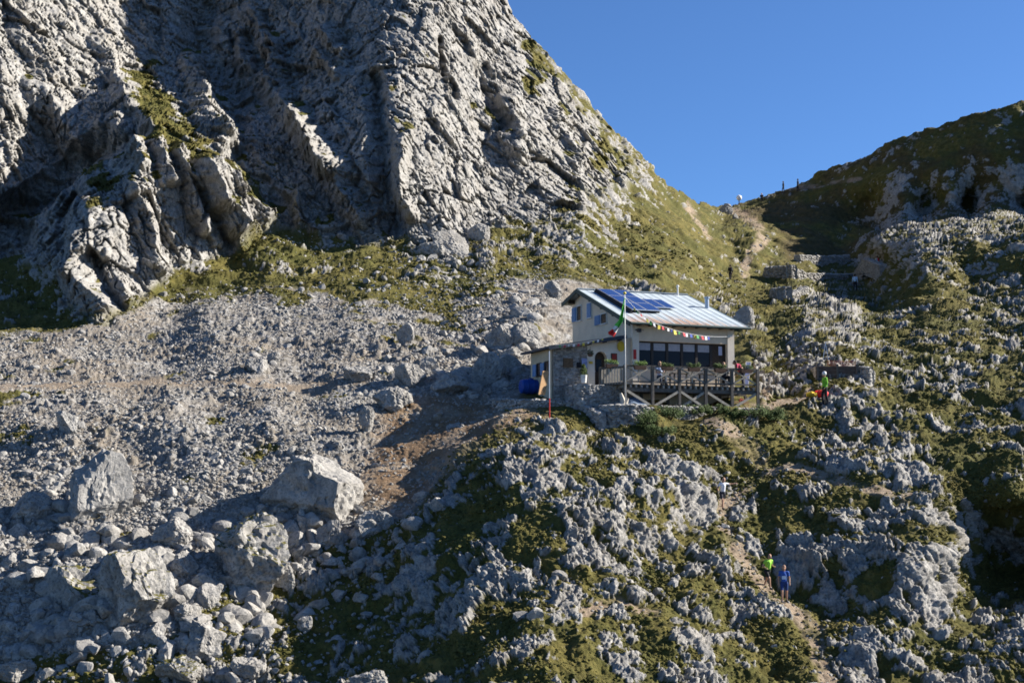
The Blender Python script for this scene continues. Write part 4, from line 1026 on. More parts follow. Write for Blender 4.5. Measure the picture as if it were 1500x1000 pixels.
def leafball(mb, c, r, n, sq=(1, 1, 1), size=.06):
    for k in range(n):
        d = Vector((random.gauss(0, 1), random.gauss(0, 1), random.gauss(0, 1))).normalized() * r * (random.random() ** .4)
        p_ = Vector(c) + Vector((d.x * sq[0], d.y * sq[1], d.z * sq[2]))
        u = Vector((random.gauss(0, 1), random.gauss(0, 1), random.gauss(0, 1))).normalized(); v = u.orthogonal().normalized(); s = size * random.uniform(.6, 1.3)
        mb.quad(p_ - u * s, p_ + v * s * .5, p_ + u * s, p_ - v * s * .5)
    return mb
fl_loc = ['at the left picket side railing', 'in the first bay from the flagpole', 'in the second bay from the flagpole', 'in the middle bay of the railing', 'in the fourth bay from the flagpole', 'in the last bay at the right end']
for k in range(6):
    if k == 0: q = H(-2.0, -1.6, .86)
    else: xm = (bays[k - 1] + bays[k]) / 2 + (-.25 if k == 1 else 0); q = H(xm + (.0 if k > 1 else .25), DB0 - .27, .74)
    t = thing('flower_box', q, 'brown planter of green plants hung ' + fl_loc[k], 'planter', 'planters on the terrace railing', TH)
    MB().hexa([(-.30, -.09, 0), (.30, -.09, 0), (.30, .09, 0), (-.30, .09, 0)], [(-.34, -.11, .20), (.34, -.11, .20), (.34, .11, .20), (-.34, .11, .20)]).build('box', M_TERRA, t)
    m = MB()
    for j in range(6): leafball(m, (-.28 + j * .11, 0, .30 + random.uniform(-.03, .08)), .15, 60, (1, .9, .9), .045)
    m.build('foliage', M_GREENL if k in (0, 1) else M_GREEN, t)

# ------------------------------------------------------------------ stone works below the hut
w_ = thing('retaining_wall', H(-1.6, -2.6, -1.3), 'curved pale dry stone retaining wall below the timber terrace', 'stone wall', rz=TH)
def LW(a, b): return (a + 1.6, b + 2.6)
stone_face([LW(-3.0, -1.6), LW(-2.95, -2.6), LW(-2.5, -3.2), LW(-1.5, -3.35), LW(.2, -3.1)], lambda u: -1.5, lambda u: .10 - .25 * max(0, u - .75) * 4, M_WS, 'stonework', w_, .5, .25, 7, .07)
w_ = thing('edging_wall', H(.2, -2.7, -1.3), 'low stone edging under the front posts of the terrace', 'stone wall', rz=TH)
stone_face([(0, -.35), (2.5, -.05), (4.8, .05), (6.4, .15)], lambda u: -.7, lambda u: .10, M_WS, 'stonework', w_, .4, .25, 8, .06)
w_ = thing('terrace_wall', H(-2.2, -1.0, -.2), 'grey stone landing with coursed walls in front of the arched door', 'stone landing', rz=TH)
stone_face([(-1.75, 1.2), (-1.72, -.25), (-1.5, -.45), (.2, -.42), (.9, -.35)], lambda u: -1.7, lambda u: .14, M_WS, 'stonework', w_, .35, .22, 9, .05)
MB().hexa([(-1.5, -.2, -1), (.9, -.2, -1), (1.6, 1.25, -1), (-1.6, 1.25, -1)], [(-1.5, -.2, .13), (.9, -.2, .13), (1.6, 1.25, .13), (-1.6, 1.25, .13)]).build('paving', M_WS, w_)
st_t = thing('stone_steps', H(-2.6, -2.3, -1.4), 'flight of rough stone steps climbing to the landing of the hut', 'steps', rz=TH)
for k in range(7):
    MB().box(-.75 + .05 * k, .55 + .02 * k, -.95 + k * .24, 1.3, -1.6 + .0, -1.05 + k * .19).jitter(.03).build('step', M_WS, st_t, .02)
w_ = thing('low_wall', H(-6.6, .4, -.6), 'low dry stone wall holding the yard under the annex end', 'stone wall', rz=TH)
stone_face([(-1.0, 1.2), (-.2, .1), (1.2, -.75), (2.6, -1.2), (3.3, -1.25)], lambda u: -1.1, lambda u: -.12 - .22 * u, M_WS, 'stonework', w_, .5, .26, 10, .08)
w_ = thing('flank_wall', H(-3.4, -2.2, -1.4), 'shaded stone flank wall left of the steps', 'stone wall', rz=TH)
stone_face([(-.4, 1.5), (-.15, .2), (.0, -.9)], lambda u: -1.1, lambda u: .5 - .75 * u, M_WS, 'stonework', w_, .4, .24, 12, .06)
# ------------------------------------------------------------------ people
def person(foot, h, label, pose='stand', face=0, top=(.1, .1, .1), legs=(.02, .02, .025), long_legs=True, long_sleeves=False, hair=(.03, .02, .015), helmet=None, skin=(.36, .20, .13), pack=None, bib=None, group=None, seat=None, lean=0.0, stride=0.0, arms=None, turn=0.0, shoes=(.03, .03, .035)):
    """a figure about h metres tall: joints first, then one continuous body, then hair and clothing over it"""
    S = h / 1.75
    t = thing('person', foot, label, 'person', group, face)
    J = {}
    hip = Vector((0, 0, .93)); 
    if pose == 'sit': hip = Vector((0, -.05, seat if seat else .47))
    fl = math.radians(lean)
    def up(d, x=0, y=0): return hip + Vector((x, y * cos(fl) + d * sin(fl), d * cos(fl) - y * sin(fl)))
    J['hip'] = hip; J['waist'] = up(.18); J['chest'] = up(.40); J['neck'] = up(.56); J['head'] = up(.72, 0, .03)
    for s, n in ((-1, 'l'), (1, 'r')):
        J['sh' + n] = up(.50, .185 * s, 0)
        J['hj' + n] = hip + Vector((.095 * s, 0, -.02))
        if pose == 'sit':
            J['kn' + n] = J['hj' + n] + Vector((.05 * s, .43, .03)); J['an' + n] = J['kn' + n] + Vector((0, .04, -.42))
        else:
            f = stride * s
            J['kn' + n] = J['hj' + n] + Vector((.02 * s, .05 + .24 * f, -.42 + .06 * abs(f))); 
            J['an' + n] = Vector((.11 * s, -.02 + .36 * f, .09)) if f >= 0 else Vector((.11 * s, .36 * f - .05, .11))
        J['to' + n] = J['an' + n] + Vector((.02 * s, .17, -.05))
        a = (arms or {}).get(n)
        if a: e, w = a; J['el' + n] = J['sh' + n] + Vector(e); J['wr' + n] = J['el' + n] + Vector(w)
        elif pose == 'sit': J['el' + n] = J['sh' + n] + Vector((.06 * s, .08, -.26)); J['wr' + n] = J['el' + n] + Vector((-.05 * s, .23, -.03))
        else: J['el' + n] = J['sh' + n] + Vector((.07 * s, -.04 - .06 * stride * s, -.28)); J['wr' + n] = J['el' + n] + Vector((.0, .12 - .05 * stride * s, -.22))
    def caps(lst):
        m = MB()
        for p_, q_, r0, r1 in lst:
            p_, q_ = Vector(p_), Vector(q_)
            m.tube([p_, p_.lerp(q_, .5), q_], [r0, (r0 + r1) / 2, r1], 10); m.ball(p_, r0, 2); m.ball(q_, r1, 2)
        return m
    def skinned(lst, name, mat, vox=.014, extra=None, parent=t):
        m = caps(lst)
        if extra: extra(m)
        for v in m.bm.verts: v.co *= S
        o = m.build(name, mat, None)
        md = o.modifiers.new('join', 'REMESH'); md.mode = 'VOXEL'; md.voxel_size = vox
        sm = o.modifiers.new('soft', 'SMOOTH'); sm.factor = .5; sm.iterations = 3
        dg = bpy.context.evaluated_depsgraph_get(); me = bpy.data.meshes.new_from_object(o.evaluated_get(dg))
        o.modifiers.clear(); old = o.data; o.data = me; bpy.data.meshes.remove(old)
        for f in me.polygons: f.use_smooth = True
        o.parent = parent; return o
    sk = P_('skin', skin, .6, .08)
    body = [(J['hip'], J['waist'], .13, .12), (J['waist'], J['chest'], .12, .145), (J['chest'], J['neck'], .13, .06), (J['neck'], J['head'], .055, .06),
            (J['head'] + Vector((0, .0, -.03)), J['head'] + Vector((0, -.01, .05)), .088, .095), (J['shl'], J['shr'], .065, .065)]
    for n in 'lr':
        body += [(J['hj' + n], J['kn' + n], .088, .058), (J['kn' + n], J['an' + n], .058, .038), (J['an' + n], J['to' + n], .042, .034), (J['sh' + n], J['el' + n], .052, .040), (J['el' + n], J['wr' + n], .040, .028)]
    def details(m):
        hd = J['head']
        m.ball(hd + Vector((0, .098, -.005)), .018); m.ball(hd + Vector((0, .075, -.055)), .035)
        for s in (-1, 1): m.ball(hd + Vector((.092 * s, -.005, .0)), .026, 2, (.5, .7, 1))
        for n, s in (('l', -1), ('r', 1)):
            d = (J['wr' + n] - J['el' + n]).normalized(); x = d.cross(Vector((0, 1, 0.2))).normalized(); w = J['wr' + n]
            m.tube([w, w + d * .05, w + d * .09], [.028, .036, .032], 8)
            for k, L in enumerate((.060, .072, .066, .052)):
                b = w + d * .08 + x * (.024 - .016 * k); c = Vector((0, .35, 0))
                m.tube([b, b + d * L * .5, b + (d + c * .5).normalized() * L], [.010, .0095, .008], 6)
            m.tube([w + d * .03 + x * .02, w + d * .06 + x * .05, w + d * .09 + x * .055], [.013, .011, .009], 6)
    skinned(body, 'body', sk, .0115, details)
    shirt = [(J['waist'] - Vector((0, 0, .10)), J['chest'], .142, .158), (J['chest'], J['neck'] - Vector((0, 0, .04)), .150, .075), (J['shl'], J['shr'], .078, .078)]
    for n in 'lr':
        e = J['el' + n] if long_sleeves else J['sh' + n].lerp(J['el' + n], .55)
        shirt.append((J['sh' + n], e, .070, .056))
        if long_sleeves: shirt.append((e, J['wr' + n], .054, .040))
    sh = skinned(shirt, 'shirt', P_('shirt_cloth', top, .8, .25, 9), .02)
    tr = [(J['waist'] - Vector((0, 0, .12)), J['hip'], .142, .15)]
    for n in 'lr':
        k = J['kn' + n] if long_legs else J['hj' + n].lerp(J['kn' + n], .75)
        tr.append((J['hj' + n], k, .105, .075))
        if long_legs: tr.append((k, J['an' + n], .075, .056))
    skinned(tr, 'trousers' if long_legs else 'shorts', P_('leg_cloth', legs, .85, .2, 9), .02)
    for n in 'lr': skinned([(J['an' + n], J['to' + n], .052, .044), (J['an' + n] - Vector((0, .03, .03)), J['to' + n], .045, .04)], 'shoe', P_('shoe', shoes, .7), .016)
    hd = J['head']
    if helmet: skinned([(hd + Vector((0, -.01, .05)), hd + Vector((0, -.02, .07)), .125, .12)], 'helmet', P_('helmet', helmet, .35), .016)
    else: skinned([(hd + Vector((0, -.03, .05)), hd + Vector((0, -.045, .0)), .102, .094)], 'hair', P_('hair', hair, .8), .016)
    if pack: skinned([(J['waist'] + Vector((0, -.20, .02)), J['chest'] + Vector((0, -.20, .08)), .13, .12)], 'backpack', P_('pack', pack, .8), .02)
    if bib:
        c_ = J['chest'].lerp(J['waist'], .62)
        m = MB(); m.box(c_.x - .11, c_.x + .11, c_.y + .150, c_.y + .158, c_.z - .08, c_.z + .08)
        for v in m.bm.verts: v.co *= S
        m.build('race_bib', P_('bib', bib, .8), t)
    return t

def G(x, y): return ground_fit(x, y)
person(G(1124, 863), 1.52, 'runner in a bright lime green shirt and black shorts striding along the rocky path', 'walk', radians(-150), (.28, .56, .06), (.015, .015, .018), False, lean=14, stride=1.0, hair=(.02, .015, .012), arms={'l': ((-.12, -.10, -.24), (.06, .22, -.04)), 'r': ((.14, -.08, -.24), (-.04, .2, -.1))})
person(G(1149, 882), 1.54, 'runner in a blue singlet with a pale bib walking down the stony path', 'walk', radians(172), (.03, .085, .32), (.02, .045, .16), False, stride=.45, bib=(.55, .6, .7))
person(G(1059, 746), 1.5, 'runner in a white shirt balancing down the rocks with one arm stretched out', 'walk', radians(-160), (.62, .62, .66), (.03, .03, .04), False, lean=12, stride=.7, arms={'l': ((-.27, 0, -.02), (-.25, .05, .03)), 'r': ((.15, -.05, -.22), (.05, .18, -.1))})
person(G(1209, 593), 1.78, 'rescuer in a white helmet, green and black top and dark trousers', 'stand', radians(100), (.16, .42, .03), (.012, .013, .018), True, True, helmet=(.68, .68, .68), stride=.25)
q = H(1.0, -1.25, -.005)
person(q, 1.7, 'fair haired person in a pale blue top sitting at the terrace railing', 'sit', radians(200), (.45, .52, .66), (.05, .06, .09), hair=(.30, .19, .10), seat=.52)
q = H(5.15, -.75, -.005)
person(q, 1.75, 'dark clothed person sitting on the terrace by the last window', 'sit', radians(190), (.025, .022, .022), (.02, .02, .024), True, True, seat=.62)
q = H(5.95, -1.5, -.005)
person(q, 1.72, 'person in a crimson top leaning over the right end of the terrace', 'stand', radians(70), (.42, .03, .08), (.03, .03, .05), True, False, lean=42, seat=None)
person(G(1070, 412), 1.76, 'hiker all in black standing on the path above the hut roof', 'stand', radians(20), (.012, .012, .014), (.012, .012, .014), True, True, stride=.3, pack=(.02, .02, .022))
person(G(1253, 426), 1.76, 'hiker in a pale blue jacket walking the terraced path', 'stand', radians(-20), (.42, .55, .66), (.015, .016, .02), True, True, stride=.3)
person(G(1285, 398), 1.7, 'hiker with a red pack and white top on the terraced path', 'stand', radians(30), (.60, .58, .55), (.06, .06, .07), True, False, stride=.2, pack=(.45, .03, .03))
person(G(1148, 282), 1.72, 'dark hiker on the ridge path, the shorter and left one of the pair', 'stand', radians(90), (.010, .012, .02), (.012, .012, .014), True, True, stride=.4)
person(G(1169, 280), 1.84, 'dark hiker on the ridge path, the taller and right one of the pair', 'stand', radians(80), (.010, .012, .02), (.012, .012, .014), True, True, stride=.3)
person(G(1116, 294), 1.7, 'dark hiker sitting on the slope just right of the white ball sign', 'sit', radians(170), (.012, .010, .012), (.012, .012, .014), True, True, seat=.25)

# ------------------------------------------------------------------ flagpoles, flag, bunting
base = H(DA0 - .04, DB0 - .38, -1.35)
topz = 10.32
fp = thing('flagpole', base, 'tall white flagpole at the front left corner of the terrace', 'flagpole')
MB().tube([(0, 0, 0), (0, 0, topz - base.z)], [.034, .024], 10).build('pole', M_WHITE, fp, smooth=True)
MB().ball((0, 0, topz - base.z + .05), .085).build('finial', P_('finial', (.60, .50, .08)), fp)
# flag hanging in folds, blown to the left
fl = thing('flag', base + Vector((0, 0, topz - base.z - .25)), 'green, white and red flag drooping from the top of the flagpole', 'flag')
TOPF = [Vector((-.03, 0, .0)), Vector((-.28, -.05, -1.15)), Vector((-.50, -.08, -1.5)), Vector((-.84, -.12, -1.78))]
def flagcurve(u):
    k = min(int(u * 3), 2); f = u * 3 - k; return TOPF[k].lerp(TOPF[k + 1], f)
for nm, u0, u1, colr in (('green_band', 0, .60, (.10, .48, .06)), ('white_band', .60, .80, (.66, .66, .60)), ('red_band', .80, 1.0, (.55, .03, .03))):
    V = []; nu, nv = 20, 10
    for i_ in range(nu + 1):
        u = u0 + (u1 - u0) * i_ / nu; c0 = flagcurve(u)
        for j_ in range(nv + 1):
            v = j_ / nv
            wdt = .08 + .24 * u
            V.append((c0.x + wdt * (v - .3) * .9 + .05 * sin(9 * u + 5 * v), c0.y + .09 * sin(v * 9 + u * 4), c0.z - wdt * .85 * v + .10 * (1 - u) * v))
    Q = [(i_ * (nv + 1) + j_, i_ * (nv + 1) + j_ + 1, (i_ + 1) * (nv + 1) + j_ + 1, (i_ + 1) * (nv + 1) + j_) for i_ in range(nu) for j_ in range(nv)]
    o = mesh_np(nm, np.array(V), np.array(Q), P_('flag_' + nm, colr, .8, .15), True); o.parent = fl
    sd_ = o.modifiers.new('cloth', 'SOLIDIFY'); sd_.thickness = .006
PEN = {'yellow': (.56, .46, .08), 'red': (.44, .05, .06), 'white': (.66, .65, .66), 'blue': (.07, .10, .36), 'green': (.08, .30, .09)}
PMAT = {k: P_('pennant_' + k, v, .8, .15) for k, v in PEN.items()}
def bunting(a, b, sag, order, n, label, u0=.06, u1=.94, sz=.24, tailwhite=False):
    t = thing('bunting', a, label, 'bunting')
    pts = []
    for k in range(41):
        u = k / 40; p_ = a.lerp(b, u); p_.z -= sag * 4 * u * (1 - u); pts.append(p_ - a)
    MB().tube(pts, .012, 5).build('string', M_WHITE, t)
    for k in range(n):
        u = u0 + (u1 - u0) * (k + .5) / n + random.uniform(-.013, .013); p_ = a.lerp(b, u) - a; p_.z -= sag * 4 * u * (1 - u)
        d = (b - a).normalized(); s = sz * random.uniform(.65, 1.15); w = s * .42; tw = random.uniform(-.4, .4); out = Vector((d.y, -d.x, 0)) * tw * s
        m = MB(); q0, q1 = p_ - d * w, p_ + d * w; dn = Vector((0, 0, -s * 1.15)) + out
        m.hexa([q0, q1, q1 + dn * .96 + d * .03, q0 + dn], [q0 + Vector((0, .006, 0)), q1 + Vector((0, .006, 0)), q1 + dn * .96 + d * .03 + Vector((0, .006, 0)), q0 + dn + Vector((0, .006, 0))])
        m.build('pennant', PMAT[order[k % len(order)]], t)
top = base + Vector((0, 0, topz - base.z - .15))
low = H(-.2, B0 - .55, ZE - .38); c1 = W(961, 474, 75.2)
bunting(top, c1, .15, ['yellow', 'green', 'red', 'white', 'yellow', 'green', 'white'], 7, 'string of coloured pennants running from the flagpole top across the solar panels', .25, .98, .18)
c2 = H(LH + .15, -.35, ZE - .55)
bunting(c1, c2, .30, ['yellow', 'red', 'white', 'blue', 'yellow', 'green', 'red', 'white', 'blue', 'yellow', 'green', 'red', 'white', 'blue'], 14, 'string of coloured pennants hanging before the front wall under the eave', .02, .66, .19)
c3 = base + Vector((-.98, -.1, topz - base.z - 2.3)); c4 = H(-AM - .1, AB0 - .55, zl + .12)
bunting(c3, c4, .10, ['yellow', 'white', 'yellow', 'white', 'yellow', 'red', 'white', 'white', 'red', 'green'], 10, 'string of faded pennants from the flag down to the annex corner', .02, .96, .13)
g = G(805, 616)
p2 = thing('marker_pole', g + Vector((0, 0, -.1)), 'thin grey pole with a red lower end on the rocks below the annex', 'pole')
hh = zat(805, 514, g.y) - g.z + .1; rd = zat(805, 583, g.y) - g.z + .1
MB().tube([(0, 0, rd), (0, 0, hh)], .024, 8).build('pole', M_ALU, p2); MB().tube([(0, 0, 0), (0, 0, rd)], .034, 8).build('red_base', M_RED, p2)
g = G(1083, 300)
sg = thing('signal_ball', g, 'white ball on a thin post on the saddle skyline', 'sign')
MB().tube([(0, 0, 0), (0, 0, .8)], .08, 8).build('post', M_FRAME, sg); MB().ball((0, 0, 1.1), .42, 3).build('ball', P_('ball_white', (.72, .72, .74), .4), sg, smooth=True)

# ------------------------------------------------------------------ loose things about the hut
q = W(775, 577, 78.2)
t = thing('water_tank', q, 'big blue plastic tank lying beside the annex', 'tank', rz=TH)
m = MB(); prof_ = [(-.50, .30), (-.46, .38), (-.2, .41), (-.18, .43), (-.12, .41), (.12, .41), (.18, .43), (.2, .41), (.46, .38), (.50, .30)]
m.tube([(x, 0, .42) for x, r in prof_], [r for x, r in prof_], 24); m.build('tank_body', M_TANK, t)
m = MB().tube([(.12, -.02, .84), (.12, -.02, .88)], .14, 14); m.build('lid', M_TANK, t)
q = W(794, 578, 75.4)
t = thing('plywood_sheet', q, 'tall sheet of light brown plywood leaning on the annex end wall', 'board', rz=TH)
MB().hexa([(-.22, -.05, 0), (.22, .12, 0), (.20, .16, 0), (-.24, -.01, 0)], [(.06, .0, 1.28), (.50, .17, 1.28), (.48, .21, 1.28), (.04, .04, 1.28)]).build('sheet', mat_wood('ply_sheet', (.44, .27, .14), .2), t)
MB().hexa([(-.20, -.01, .0), (-.12, .02, .0), (-.14, .06, 0), (-.22, .03, 0)], [(.08, .04, 1.24), (.16, .07, 1.24), (.14, .11, 1.24), (.06, .08, 1.24)]).build('batten', M_WOODD, t)
q = H(-3.05, AB0 - .55, .14)
t = thing('potted_plant', q, 'small bushy plant in a pale pot on the landing by the stone wall', 'potted plant')
MB().tube([(0, 0, 0), (0, 0, .42)], [.14, .19], 14).build('pot', M_WHITE, t)
MB_ = MB()
for k in range(4): leafball(MB_, (0, 0, .5 + .14 * k), .24 - .045 * k, 120, size=.05)
MB_.build('foliage', M_GREEN, t)
q = H(-2.62, AB0 - .45, 1.72)
t = thing('hanging_basket', q, 'dark hanging basket of plants left of the arched door', 'hanging basket')
MB().tube([(0, 0, 0), (0, 0, .42)], .01, 5).build('chain', M_FRAME, t); MB().ball((0, 0, -.05), .15, 2, (1, 1, .7)).build('basket', M_TERRA, t); leafball(MB(), (0, 0, .05), .2, 160, size=.045).build('foliage', P_('dull_leaf', (.03, .05, .018), .9), t)
t = thing('bench', H(1.2, -.62, 0), 'long pale bench and table on the terrace under the windows', 'bench', rz=TH)
MB().box(0, 4.2, -.18, .18, .44, .49).build('seat', M_PLW, t)
for x in (.3, 2.1, 3.9): MB().box(x - .05, x + .05, -.15, .15, 0, .438).build('leg', M_WOODG, t)
for k, x in enumerate((.9, 3.0)):
    t = thing('table', H(x, -1.25, 0), 'wooden table on the terrace ' + ('in front of the first windows' if k == 0 else 'in front of the middle windows'), 'table', rz=TH)
    if k == 0: t.location = H(2.2, -1.3, 0)
    else: t.location = H(4.0, -1.3, 0)
    MB().box(-.6, .6, -.35, .35, .70, .75).build('tabletop', M_WOODP, t)
    for sx in (-1, 1):
        for sy in (-1, 1): MB().box(sx * .5 - .035, sx * .5 + .035, sy * .27 - .035, sy * .27 + .035, 0, .698).build('leg', M_WOODG, t)
q = H(6.55, -.35, 1.0 - 1.4)
t = thing('deck_chair', H(6.62, -.55, -.2), 'folded blue sun lounger with a white frame leaning at the hut corner', 'lounger', rz=TH)
MB().beam((-.17, 0, .3), (.10, .10, 1.75), .03).beam((.13, 0, .3), (.40, .10, 1.75), .03).beam((-.05 + .15, .10, 1.76), (.40, .10, 1.76), .03) .build('frame', M_WHITE, t)
MB().hexa([(-.14, -.01, .4), (.13, -.01, .4), (.13, .012, .4), (-.14, .012, .4)], [(.11, .09, 1.72), (.38, .09, 1.72), (.38, .112, 1.72), (.11, .112, 1.72)]).build('canvas', P_('canvas_blue', (.16, .19, .34), .85), t)
q = H(-.9, -1.7, -1.3)
t = thing('tarpaulin', q, 'grey blue tarpaulin draped over a heap under the terrace', 'tarpaulin', rz=TH)
m = MB(); bmesh.ops.create_grid(m.bm, x_segments=16, y_segments=10, size=1)
for v in m.bm.verts:
    x, y = v.co.x, v.co.y; v.co = Vector((x * .85, y * .7, .62 * max(0, 1 - x * x * .75) * max(0, 1 - y * y * .6) + .05 * sin(7 * x + 3 * y)))
o = m.build('sheet', P_('tarp_blue', (.16, .21, .28), .6), t); sd_ = o.modifiers.new('cloth', 'SOLIDIFY'); sd_.thickness = .02
t = thing('driftwood', H(-1.75, -2.35, -1.3), 'pale bleached tree stump standing by the flagpole foot', 'stump')
def stump(m):
    m.tube([(0, 0, 0), (.05, 0, .35), (-.06, .02, .78)], [.22, .15, .07], 9); m.tube([(.1, 0, 0), (.22, .03, .3), (.30, 0, .52)], [.15, .10, .04], 8); m.tube([(-.1, 0, 0), (-.2, 0, .25)], [.12, .05], 8); return m
stump(MB()).jitter(.02).build('stump', mat_wood('bleached', (.46, .42, .35), .3), t)
t = thing('log_pile', H(2.4, -1.2, -1.45), 'stacked split firewood in the dark under the terrace', 'firewood', rz=TH)
for k in range(16):
    x = -1.0 + (k % 8) * .26; z = .12 + (k // 8) * .22; MB().tube([(x, -.35, z), (x + .02, .35, z)], random.uniform(.09, .12), 7).build('log', mat_wood('split_log', (.22, .15, .09)) if k == 0 else bpy.data.materials['split_log'], t)
for k, (x, y_, r, cl, lb) in enumerate(((3.15, -1.95, .0, (.30, .20, .13), 'light brown plank lying at the foot of the second brace'), (1.6, -1.85, .2, (.24, .20, .16), 'pale grey plank lying under the terrace beside the tarpaulin'))):
    t = thing('plank', H(x, y_, -1.22), lb, 'plank', rz=TH + r)
    MB().beam((-.6, 0, 0), (.6, 0, .12), .22, .06).jitter(.008).build('plank_board', mat_wood('plank_wood', cl), t)
t = thing('crate_heap', H(5.6, -1.5, -1.2), 'brown crate with red cloth stored under the right end of the terrace', 'crate', rz=TH)
m = MB()
for z in (0, .16, .32): m.box(-.5, .5, -.3, -.27, z, z + .12); m.box(-.5, .5, .27, .3, z, z + .12)
m.box(-.5, .5, -.27, .27, 0, .03); m.build('crate', mat_wood('crate_wood', (.32, .20, .11)), t)
leafball(MB(), (.2, 0, .42), .22, 90, size=.09).build('cloth', P_('red_cloth', (.32, .06, .05), .9), t)
# bags on the ground beside the rescuer
g = G(1203, 584)
t = thing('duffel_bag', g + Vector((0, 0, .02)), 'bright red duffel bag lying at the rescuer’s feet', 'bag')
MB().tube([(-.38, 0, .2), (-.30, 0, .22), (0, 0, .25), (.30, 0, .22), (.38, 0, .2)], [.12, .20, .23, .20, .12], 14).jitter(.012).build('bag_body', P_('bag_red', (.70, .025, .02), .6), t)
MB().tube([(-.2, -.16, .32), (-.1, -.2, .5), (.1, -.2, .5), (.2, -.16, .32)], .02, 6).build('strap', M_FRAME, t)
t = thing('rucksack', g + Vector((-.58, -.22, .06)), 'yellow rucksack lying beside the red bag', 'bag')
MB().tube([(-.28, 0, .13), (0, 0, .17), (.28, 0, .13)], [.11, .16, .10], 12).jitter(.012).build('bag_body', P_('bag_yellow', (.62, .40, .02), .6), t)
MB().box(-.12, .12, -.20, -.13, .06, .2).build('pocket', P_('bag_yellow_dark', (.45, .28, .02), .6), t)
# stone platform with plank revetment right of the hut
g = G(1235, 572)
pl = thing('plank_revetment', W(1198, 574, 83.0), 'stone platform faced with dark planks behind the rescuer', 'platform')
m = MB()
for k in range(7): m.box(-.1, 2.35, -.04 + .0, .03, -.2 + k * .25, -.2 + k * .25 + .20)
m.jitter(.015).build('plank_face', mat_wood('old_plank', (.10, .075, .06)), pl)
for x in (.0, 1.15, 2.3): MB().box(x - .06, x + .06, -.13, -.045, -.5, 1.62).build('stake', M_WOODG, pl)
MB().box(-.1, 2.4, .04, 2.2, -.6, 1.5).jitter(.02).build('fill', M_WS, pl)
o = stone_face([(2.42, .1), (2.9, -.5), (3.4, .3), (3.3, 1.5)], lambda u: -.9, lambda u: 1.5 - .5 * u, M_WS, 'stonework', pl, .5, .26, 15, .08)
ne = thing('barrier_net', W(1212, 538, 83.6), 'strip of faded orange netting on the platform above the planks', 'barrier')
for k in range(5): MB().tube([(k * .42 - .02, 0, -.5), (k * .42, 0, .55)], .025, 6).build('stake', M_WOODG if k != 2 else M_WHITE, ne)
m = MB()
for k in range(26): x = -.02 + k * .066; m.beam((x, -.03, -.12 + .05 * sin(k)), (x + .02, -.03, .42 + .06 * sin(k * .7)), .014, .01)
for j in range(6): z = -.10 + j * .095; m.beam((-.02, -.03, z + .02 * sin(j)), (1.68, -.03, z + .06 * sin(j * 2)), .014, .014)
m.build('net', P_('orange_net', (.50, .13, .05), .8, .4), ne)
g = G(1209, 528)
t = thing('tripod', g, 'two thin grey poles leaning together above the platform', 'poles')
MB().beam((-.14, 0, 0), (.06, 0, 1.15), .035).build('leg', M_ALU, t); MB().beam((.22, 0, 0), (.04, .03, 1.12), .035).build('leg', M_ALU, t)
# terraced rubble walls below the saddle
def rubble_wall(pts, hgt, label, seed):
    P_w = [G(x, y) for x, y in pts]; b = P_w[0].copy()
    t = thing('rubble_wall', b, label, 'stone wall')
    loc = [((q - b).x, (q - b).y) for q in P_w]; zs = [(q - b).z for q in P_w]
    f = lambda u: float(np.interp(u, np.linspace(0, 1, len(zs)), zs))
    o = stone_face(loc, lambda u: f(u) - .8, lambda u: f(u) + hgt, M_STONE, 'stonework', t, .7, .45, seed, .14)
    return t
rubble_wall([(1118, 405), (1160, 408), (1210, 408), (1250, 404), (1290, 402)], 1.0, 'upper long dark rubble wall below the shaded hollow', 21)
rubble_wall([(1170, 385), (1210, 388), (1245, 384)], .9, 'short rubble wall at the edge of the shaded hollow', 22)
rubble_wall([(1128, 436), (1150, 438), (1185, 432)], .8, 'lowest short rubble wall above the dark dip', 23)

# ------------------------------------------------------------------ shrubs
def shrub(x, y, wpx, hpx, label, dens=1.0, col=None):
    g = G(x, y); mp_ = g.y / F; w = wpx * mp_ * .62; h = hpx * mp_ * 1.25
    t = thing('shrub', g, label, 'shrub', 'shrubs at the foot of the terrace')
    m = MB()
    for k in range(7): a_ = random.uniform(0, 6.28); m.tube([(0, 0, -.05), (cos(a_) * w * .4, sin(a_) * w * .3, h * .5), (cos(a_) * w * .7, sin(a_) * w * .5, h * .85)], [.02, .014, .006], 5)
    m.build('stem', M_WOODD, t)
    m = MB(); n = int(17 * dens)
    for k in range(n):
        a_ = random.uniform(0, 6.28); r_ = random.random() ** .5
        leafball(m, (cos(a_) * w * .75 * r_, sin(a_) * w * .5 * r_, h * (.25 + .55 * random.random() * (1 - .5 * r_))), h * random.uniform(.16, .30), 110, (1.2, 1, 1), .05)
    m.build('foliage', col or M_GREEN, t)
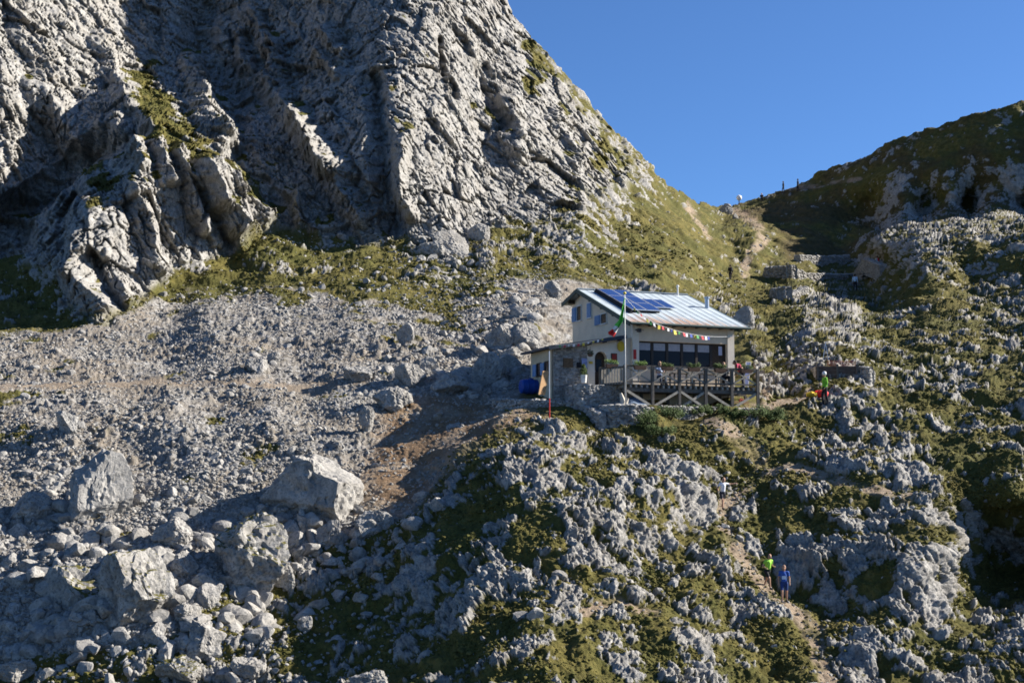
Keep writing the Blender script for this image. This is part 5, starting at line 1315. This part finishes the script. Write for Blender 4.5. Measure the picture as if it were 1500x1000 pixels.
for a_ in ((952, 628, 44, 30, 'dark green shrub in front of the curved retaining wall'), (982, 616, 40, 24, 'round green shrub right of the curved retaining wall'), (1012, 610, 44, 17, 'low green shrub under the middle terrace posts'),
           (1046, 608, 44, 16, 'low spreading shrub under the right half of the terrace'), (1108, 620, 46, 26, 'bushy green shrub below the right terrace end'), (1134, 618, 40, 24, 'green shrub beside the earth path right of the terrace'), (968, 640, 46, 20, 'dark low shrub at the foot of the knoll edge'), (1080, 612, 30, 14, 'small green shrub between two bigger ones')):
    shrub(*a_)
# ------------------------------------------------------------------ daylight and camera
SUN_AZ, SUN_EL = radians(78), radians(30)     # to the right of the view, fairly low
w = bpy.data.worlds.new('World'); sc.world = w; w.use_nodes = True
nt = w.node_tree; bg = nt.nodes['Background']
st_ = nt.nodes.new('ShaderNodeTexSky'); st_.sky_type = 'NISHITA'; st_.sun_disc = False
st_.sun_elevation = SUN_EL; st_.sun_rotation = SUN_AZ; st_.altitude = 1800; st_.air_density = 1.0; st_.dust_density = 1.1; st_.ozone_density = 10
nt.links.new(st_.outputs[0], bg.inputs['Color']); bg.inputs['Strength'].default_value = .06
sl = bpy.data.lights.new('sun', 'SUN'); sl.energy = 5.0; sl.angle = radians(.5); sl.color = (1, .945, .86)
so = bpy.data.objects.new('sun', sl); COL.objects.link(so)
sd = Vector((sin(SUN_AZ) * cos(SUN_EL), cos(SUN_AZ) * cos(SUN_EL), sin(SUN_EL)))
so.rotation_euler = sd.to_track_quat('Z', 'Y').to_euler(); so.location = sd * 100
cd = bpy.data.cameras.new('camera'); cd.sensor_width = 36; cd.lens = F / 1500 * 36; cd.clip_end = 5000; cd.clip_start = .5
co = bpy.data.objects.new('camera', cd); COL.objects.link(co); co.rotation_euler = (radians(90) + PITCH, 0, 0)
sc.camera = co
sc.view_settings.view_transform = 'Standard'; sc.view_settings.look = 'None'; sc.view_settings.exposure = 1.42; sc.view_settings.gamma = 1
sc.cycles.filter_width = 1.7
sc.cycles.max_bounces = 6; sc.cycles.diffuse_bounces = 3
